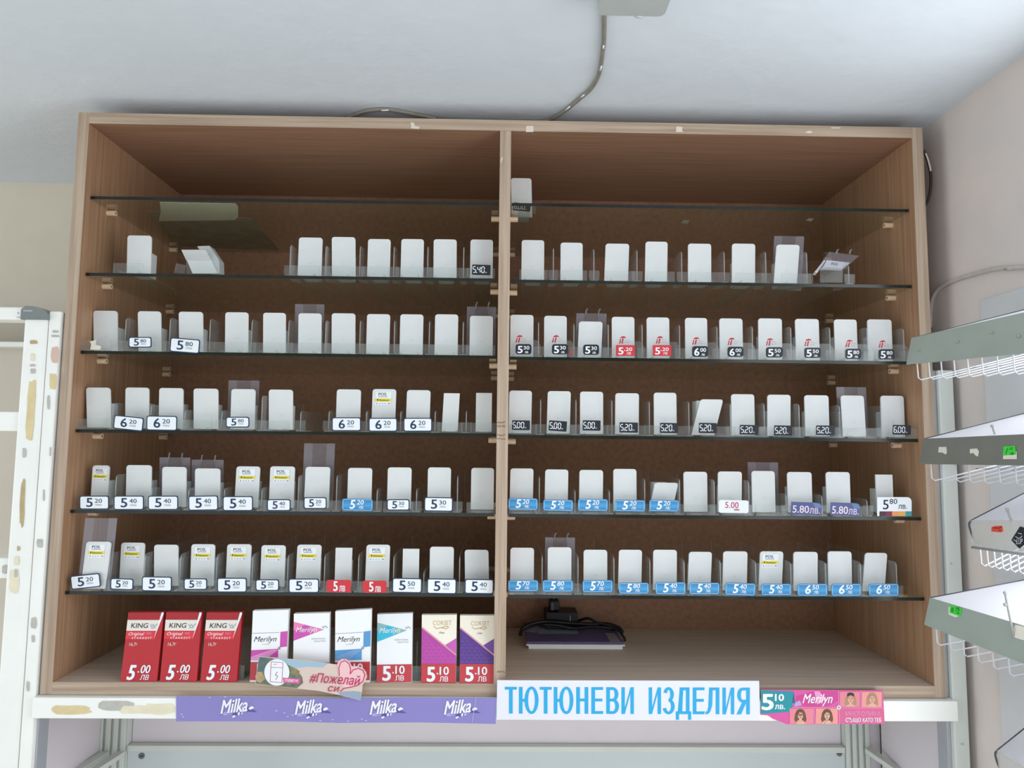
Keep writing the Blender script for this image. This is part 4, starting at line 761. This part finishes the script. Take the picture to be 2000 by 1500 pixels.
# leaflet with the die-cut heart
pl_ = Y(-.016); g = imap(pl_)
lf = thing('promo_leaflet', pl_.at(610, 1345), 'tilted leaflet with landscape print and cut-out pink heart, leaning before the packs', 'leaflet')
m = MB(); out = [(506, 1282), (545, 1285), (600, 1290), (658, 1298), (661, 1291), (667, 1287), (676, 1287), (683, 1292), (687, 1301), (697, 1301), (708, 1304), (715, 1312), (717, 1322), (713, 1331), (708, 1338), (707, 1352), (704, 1368), (660, 1357), (620, 1349), (560, 1343), (499, 1336), (500, 1320), (503, 1300)]
m.prism([pl_.at(*p) for p in out], (0, .0006, 0), mat('pale sand print', (222, 202, 192), .5, var=.06, scale=30))
m.flat(g, [(507, 1283), (545, 1286), (600, 1291), (640, 1296), (630, 1304), (600, 1302), (575, 1305), (540, 1296)], mat('hazy blue print', (160, 190, 208), .5), LY*1.4)
m.flat(g, [(507, 1283), (530, 1285), (548, 1292), (560, 1296), (570, 1304), (582, 1312), (590, 1322), (592, 1334), (580, 1344), (540, 1340), (500, 1335), (501, 1318), (504, 1300)], mat('dusty green print', (124, 134, 112), .5, var=.45, scale=160), LY*1.8)
m.flat(g, [(507, 1283), (524, 1285), (518, 1300), (512, 1312), (503, 1316), (504, 1298)], mat('dark teal hill print', (94, 118, 120), .5, var=.25, scale=140), LY*2.2)
m.flat(g, [(502, 1312), (512, 1312), (518, 1326), (508, 1334), (500, 1330)], mat('amber print', (186, 160, 122), .5, var=.2, scale=160), LY*2.6)
m.flat(g, [(566, 1300), (578, 1306), (586, 1312), (580, 1320), (570, 1318)], mat('olive print', (146, 142, 104), .5, var=.3, scale=160), LY*3.0)
m.flat(g, [(662, 1352), (690, 1350), (706, 1352), (704, 1367), (664, 1357)], mat('haze blue print', (150, 168, 188), .5), LY*3.4)
m.flat(g, [(659, 1299), (662, 1291), (668, 1288), (676, 1288), (683, 1293), (687, 1302), (697, 1302), (708, 1305), (714, 1313), (716, 1322), (711, 1331), (700, 1338), (684, 1341), (672, 1346), (664, 1330)], mat('soft pink heart print', (240, 196, 200), .5), LY*3.8)
m.build('leaflet_card', lf, fix=False)
m = MB(); HP = PINKT
m.stroke(g, [(663, 1319), (662, 1304), (666, 1293), (674, 1290), (682, 1296), (685, 1306), (684, 1316)], 1.6, HP, LY*5); m.stroke(g, [(684, 1316), (690, 1308), (700, 1305), (709, 1309), (713, 1318), (709, 1330), (699, 1338), (684, 1342), (672, 1344), (665, 1350)], 1.8, HP, LY*5)
m.build('heart_outline', lf, fix=False)['label'] = 'raspberry heart outline'
m = MB(); t = rmap(pl_, 655, 1327, 4); m.text(t, '#Пожелай', (-50, -11, 49, 10), HP, LY*6, .012, .25); m.build('lettering', lf, fix=False); m = MB(); m.text(t, 'си', (-13, 13, 10, 24), HP, LY*6, .015, .25)
m.build('lettering', lf, fix=False)['label'] = 'raspberry italic lettering'
m = MB(); m.flat(g, circ(541, 1313, 24.5, 26, 28), PW, LY*4); rr = [(530, 1292), (553, 1294), (551, 1333), (528, 1331), (530, 1292)]
m.stroke(g, rr, .9, HP, LY*5); m.stroke(g, [(530, 1303), (552, 1304)], .8, HP, LY*5); m.stroke(g, [(542, 1312), (538, 1318), (543, 1320), (539, 1327)], 1, CRIM, LY*5); m.stroke(g, [(534, 1297), (541, 1297)], .8, HP, LY*5)
t = rmap(pl_, 569, 1329, 3); m.flat(t, [(-17, -5), (18, -5), (17, 5), (-15, 5)], mat('pink flag print', (226, 96, 160), .5), LY*5); m.text(t, 'подарък', (-13, -3, 14, 3.2), PW, LY*6, .02, .2)
m.build('gift_badge', lf, fix=False)['label'] = 'round white badge with a pink pack drawing'
# ------------------------------------------------------------------ ceiling box and cables
zb_ = ZC-.034
q0, q1 = onz(1166, 31, zb_), onz(1297, 32, zb_); yb_ = (q0.y+q1.y)/2
dv = thing('siren_box', ((q0.x+q1.x)/2, yb_-.06, ZC), 'pale grey plastic alarm box with a small dome, fixed to the ceiling', 'alarm box')
BOXP = mat('pale grey abs plastic', (182, 187, 183), .45, var=.04, scale=30)
m = MB(); bm = bmesh.new(); bmesh.ops.create_cube(bm, size=1)
for v in bm.verts: v.co = Vector(((q0.x+q1.x)/2+v.co.x*(q1.x-q0.x), yb_-.065+v.co.y*.13, (zb_+ZC)/2+v.co.z*(ZC-zb_-.0002)))
bmesh.ops.bevel(bm, geom=[e for e in bm.edges if abs(e.verts[0].co.z-e.verts[1].co.z) > .01], offset=.008, segments=4, profile=.5, affect='EDGES'); m.bm(bm, BOXP); m.build('box_housing', dv)
cdm = onz(1246, 34, zb_+.006); m = MB(); m.ball((cdm.x, yb_+.002, zb_+.01), .0105, mat('milky lens plastic', (214, 218, 216), .2), (1, .8, 1)); m.build('lens_dome', dv)
CAB1 = mat('grey cable jacket', (152, 147, 136), .6, var=.2, scale=60)
zc = ZC-.0035
m = MB(); pth = [onz(x, y, zc) for x, y in ((1181, -14), (1180, 30), (1180, 60), (1179, 85), (1174, 125), (1168, 150), (1155, 172), (1140, 186), (1120, 203), (1100, 219), (1080, 231), (1066, 236))]
e0 = pth[-1]; pth += [Vector((e0.x-.06, e0.y+.004, zc)), Vector((e0.x-.18, e0.y+.0, zc-.002)), ]
pth += [onz(850, 231, zc-.001), onz(815, 224, zc), onz(760, 214, zc), onz(720, 216, zc), onz(693, 224, zc), onz(680, 229, zc)]
m.tube(smooth(pth), .0032, CAB1, 8)
for x, y, a, b in ((1172, 138, 3, -9), (1135, 190, 6, -5), (1105, 215, 8, -7), (745, 216, 14, -1), (1178, 95, 1, -6)):
    p, q = onz(x, y, zc-.0034), onz(x+a, y+b, zc-.0034); m.tube([p, q], .0012, PW, 6)
tag(m.build('ceiling_cable'), 'paint-flecked grey cable running from the alarm box along the ceiling to the cabinet', 'cable')
xw = XR-.0035
def onx(x, y, X):
    d = ray(x, y); return CAM+d*((X-CAM.x)/d.x)
m = MB(); pth = [onx(x, y, xw) for x, y in ((1817, 640), (1818, 610), (1821, 585), (1831, 567), (1845, 556), (1870, 545), (1900, 536), (1930, 528), (1955, 524), (1980, 523), (2000, 522))]
pth.append(pth[-1]+(pth[-1]-pth[-2]).normalized()*.4)
m.tube(smooth(pth), .0034, mat('painted-over cable', (204, 198, 190), .7, var=.15, scale=60), 8)
tag(m.build('wall_cable'), 'painted-over cable curving across the side wall above the racks', 'cable')
m = MB(); pth = [aty(x, y, .02) for x, y in ((1800, 290), (1808, 303), (1815, 325), (1818, 345), (1817, 370), (1812, 392), (1804, 405))]
pth = [Vector((min(p.x, .716), p.y, p.z)) for p in pth]
m.tube(smooth(pth), .0024, mat('black cable jacket', (52, 46, 44), .6), 8)
ww = smooth(pth)[5:16]; m.tube([p+Vector((-.0004, -.0016, 0)) for p in ww], .0016, MT['chipped pale chipboard'], 6)
tag(m.build('cable_loop'), 'dark cable loop bulging out between cabinet side and wall', 'cable')
# ------------------------------------------------------------------ price-strip racks on the side wall
GRN = mat('fluorescent green sticker', (66, 226, 70), .5); ORG = mat('fluorescent orange sticker', (250, 88, 64), .5); TAPE = mat('cream masking tape', (238, 234, 218), .7); DENTSHADE = mat('painted dent shade', (150, 158, 148), .6)
PLAS = clear('frosted strip plastic', (.92, .92, .92), .5, (232, 231, 226), .2, .5); LIP = mat('strip lip grey', (178, 178, 176), .5)
def rack(tl, bl, rt, rb, ratio, d1, mt, label, sheet_r, kind, stickers, hook, ntype):
    y1 = CAM.y+d1; y2 = CAM.y+d1*ratio
    A, B = aty(*tl, y1), aty(*bl, y1); A2, B2 = aty(2000, rt, y2), aty(2000, rb, y2)
    nrm = (A2-A).cross(B-A).normalized(); B2 = Pl(A, nrm).at(2000, rb)
    k = 1.75; E, G = A+(A2-A)*k, B+(B2-B)*k
    o = thing('wire_rack', B, label, 'rack', 'price-strip racks on the side wall')
    nrm = (A2-A).cross(B-A).normalized()
    if (CAM-A).dot(nrm) < 0: nrm = -nrm
    pl = Pl(A, nrm); gi = imap(pl)
    m = MB(); m.prism([A, E, G, B], nrm*-.0012, mt); 
    if kind == 'p':                                       # lip of the plastic strip
        m.tube([B, G], .0016, LIP, 6)
    else:
        for (x, y, w_) in stickers.get('dents', []): m.flat(gi, circ(x, y, w_, w_*.7, 12), DENTSHADE, LY); m.flat(gi, circ(x-1, y-1, w_*.35, w_*.3, 8), mat('painted dent glint', (196, 202, 194), .5), LY*2)  # dents as flat discs, their shade and highlight painted in colour
    m.build('price_strip', o)
    # white sheet rising to the wall
    WA = aty(2000, sheet_r, y1) if sheet_r else A+Vector((.14, 0, .036)); sl = (WA-A); f = (XR-.001-A.x)/sl.x; WA = A+sl*f
    WE = E+Vector((XR-.001-E.x, 0, (XR-.001-E.x)*sl.z/sl.x))
    q = Vector((0, 0, -.0015)); off = nrm*-.002
    m = MB(); m.prism([A+off, E+off, WE, WA], q, SHEET); m.tube([A+off, WA], .0012, MT['dull grey plastic'], 6); m.build('rack_sheet', o)
    m = MB(); L = (E-A).length; n = ntype; dn = .0215
    for j in range(n):
        t = (j+.7)/n; top = B+(G-B)*t+Vector((.004, 0, .003)); low = top+Vector((.001, 0, -dn)); low2 = low+Vector((.004, 0, -.003)); X = XR-.003
        wl = low2+Vector((X-low2.x, 0, (X-low2.x)*sl.z/sl.x))
        m.tube([top, low, low2, wl], .0009, WIRE, 6)
    for u in (.45, .9):
        s0 = B+Vector((.009, 0, -dn-.0015)); s1 = G+Vector((.009, 0, -dn-.0015)); v0 = s0+Vector((XR-s0.x, 0, (XR-s0.x)*sl.z/sl.x))*1; v1 = s1+Vector((XR-s1.x, 0, (XR-s1.x)*sl.z/sl.x))
        m.tube([s0+(v0-s0)*u*.98, s1+(v1-s1)*u*.98], .0013, WIRE, 6)
    m.build('wire_basket', o)['label'] = 'white wire basket'
    for ns, st in enumerate(stickers.get('list', [])):
        m = MB(); kind_, pts = st[0], st[1]
        m.flat(gi, pts, {'g': GRN, 'o': ORG, 't': TAPE, 'k': TBLK, 'w': PW}[kind_], LY*(2+ns*.4))
        if len(st) > 2: st[2](m, gi)
        lab = {'g': 'green price sticker', 'o': 'orange price sticker', 't': 'cream tape remnant', 'k': 'black and white sticker', 'w': 'white paper remnant'}[kind_]
        m.build('tape_remnant' if kind_ in 'tw' else 'price_sticker', o, fix=False)['label'] = lab
    if hook:
        yh = CAM.y+d1*.86; a, b = aty(*hook[0], yh), aty(*hook[1], yh); m = MB(); m.tube([a, b, b+(b-a)*.8], .0012, LIP, 8); m.ball(a, .002, LIP)
        if len(hook) > 2: m.ball(aty(*hook[2], yh), .002, LIP)
        m.build('hook', o)
    if kind == 'p':
        m = MB(); c = A+off; m.tube(smooth([c, c+Vector((-.004, 0, -.006)), c+Vector((.002, 0, -.024)), c+Vector((.012, 0, -.028))]), .0012, MT['dull grey plastic'], 6); m.build('end_wire', o)
    return o
def green1(m, g):
    m.stroke(g, [(1966, 886), (1969, 876)], 1, INK, LY*4); m.text(g, '10', (1972, 874, 1979, 879), INK, LY*4, 0, .3); m.text(g, 'лв', (1974, 884, 1981, 889), INK, LY*4, 0, .3)
def green2(m, g):
    m.text(g, '0', (1859, 1187, 1863, 1196), INK, LY*4, 0, .1); m.text(g, '75', (1866.5, 1187, 1875, 1194), INK, LY*4, 0, .2); m.text(g, 'лв', (1869, 1196.5, 1874, 1199.5), INK, LY*4, 0, .2)
def orange(m, g): m.stroke(g, [(1940, 1031), (1952, 1032), (1957, 1029)], 1, INK, LY*4); m.flat(g, circ(1954, 1036, 1.5, 1.2, 8), INK, LY*4)
def blk(m, g):
    m.text(g, 'LUP', (1986, 1052, 1999, 1063), PW, LY*4, .01, .3)
    for a in ([(1981, 1054), (1988, 1058)], [(1985, 1048), (1992, 1052), (1998, 1047)], [(1990, 1041), (1997, 1043)]): m.stroke(g, a, 1.2, PW, LY*4)
wb = MB(); wb.bbox((XR-.005, -.177, Z0-.25), (XR-.0005, -.062, Z0+.60), mat('pale blue-grey board', (214, 215, 216), .5, var=.05, scale=12), .001)
tag(wb.build('wall_board'), 'pale grey board fixed to the side wall behind the racks', 'board')
rack((1780, 660), (1770, 712), 610, 690, .80, .92, STRIPG, 'grey-green price-strip rack, topmost on the side wall, showing only dents', None, 's', {'dents': [(1871, 668, 5), (1938, 650, 5), (1795, 684, 4), (1990, 657, 6)]}, None, 15)
rack((1803, 857), (1796, 906), 848, 909, .79, .92, STRIPD, 'dark grey price-strip rack at eye level with a green 1.10 sticker', 808, 's', {'list': [('t', [(1834, 873), (1849, 873), (1850, 884), (1848, 888), (1841, 884), (1833, 884)]), ('t', [(1895, 877), (1909, 876), (1913, 882), (1911, 892), (1906, 890), (1902, 885), (1895, 886)]), ('t', [(1960, 885), (1987, 882), (1987, 897), (1960, 897)]), ('g', [(1961, 872), (1984, 871), (1986, 888), (1960, 890)], green1)]}, [(1938, 832), (1946, 856)], 13)
rack((1895, 1016), (1899, 1069), 1016, 1083, .82, .86, PLAS, 'cloudy plastic price-strip rack with an orange sticker, third down the side wall', 963, 'p', {'list': [('o', [(1937, 1030), (1944, 1027), (1958, 1027), (1960, 1037), (1956, 1040), (1937, 1038)], orange), ('k', [(1993, 1028), (2006, 1032), (2010, 1056), (1992, 1072), (1976, 1055)], blk)]}, [(1967, 995), (1974, 1014)], 12)
rack((1816, 1167), (1805, 1220), 1222, 1297, .85, .92, STRIPG, 'grey-green price-strip rack with a green 0.75 sticker, fourth down the side wall', 1133, 's', {'list': [('t', [(1853, 1186), (1860, 1182), (1872, 1188), (1873, 1204), (1866, 1206), (1853, 1200)]), ('g', [(1856, 1182), (1878, 1187), (1879, 1198), (1876, 1204), (1855, 1197)], green2), ('t', [(1983, 1220), (2004, 1225), (2004, 1252), (1981, 1245), (1978, 1235)])], 'dents': []}, [(1963, 1158), (1974, 1214), (1963, 1181)], 12)
rack((1946, 1464), (1951, 1516), 1497, 1566, .86, .86, PLAS, 'cloudy plastic price-strip rack, lowest on the side wall', 1422, 'p', {}, None, 11)
C.objects.unlink(_to) if _to.name in C.objects else None
bpy.data.objects.remove(_to)
for o in bpy.data.objects:
    if '_o' in o: del o['_o']
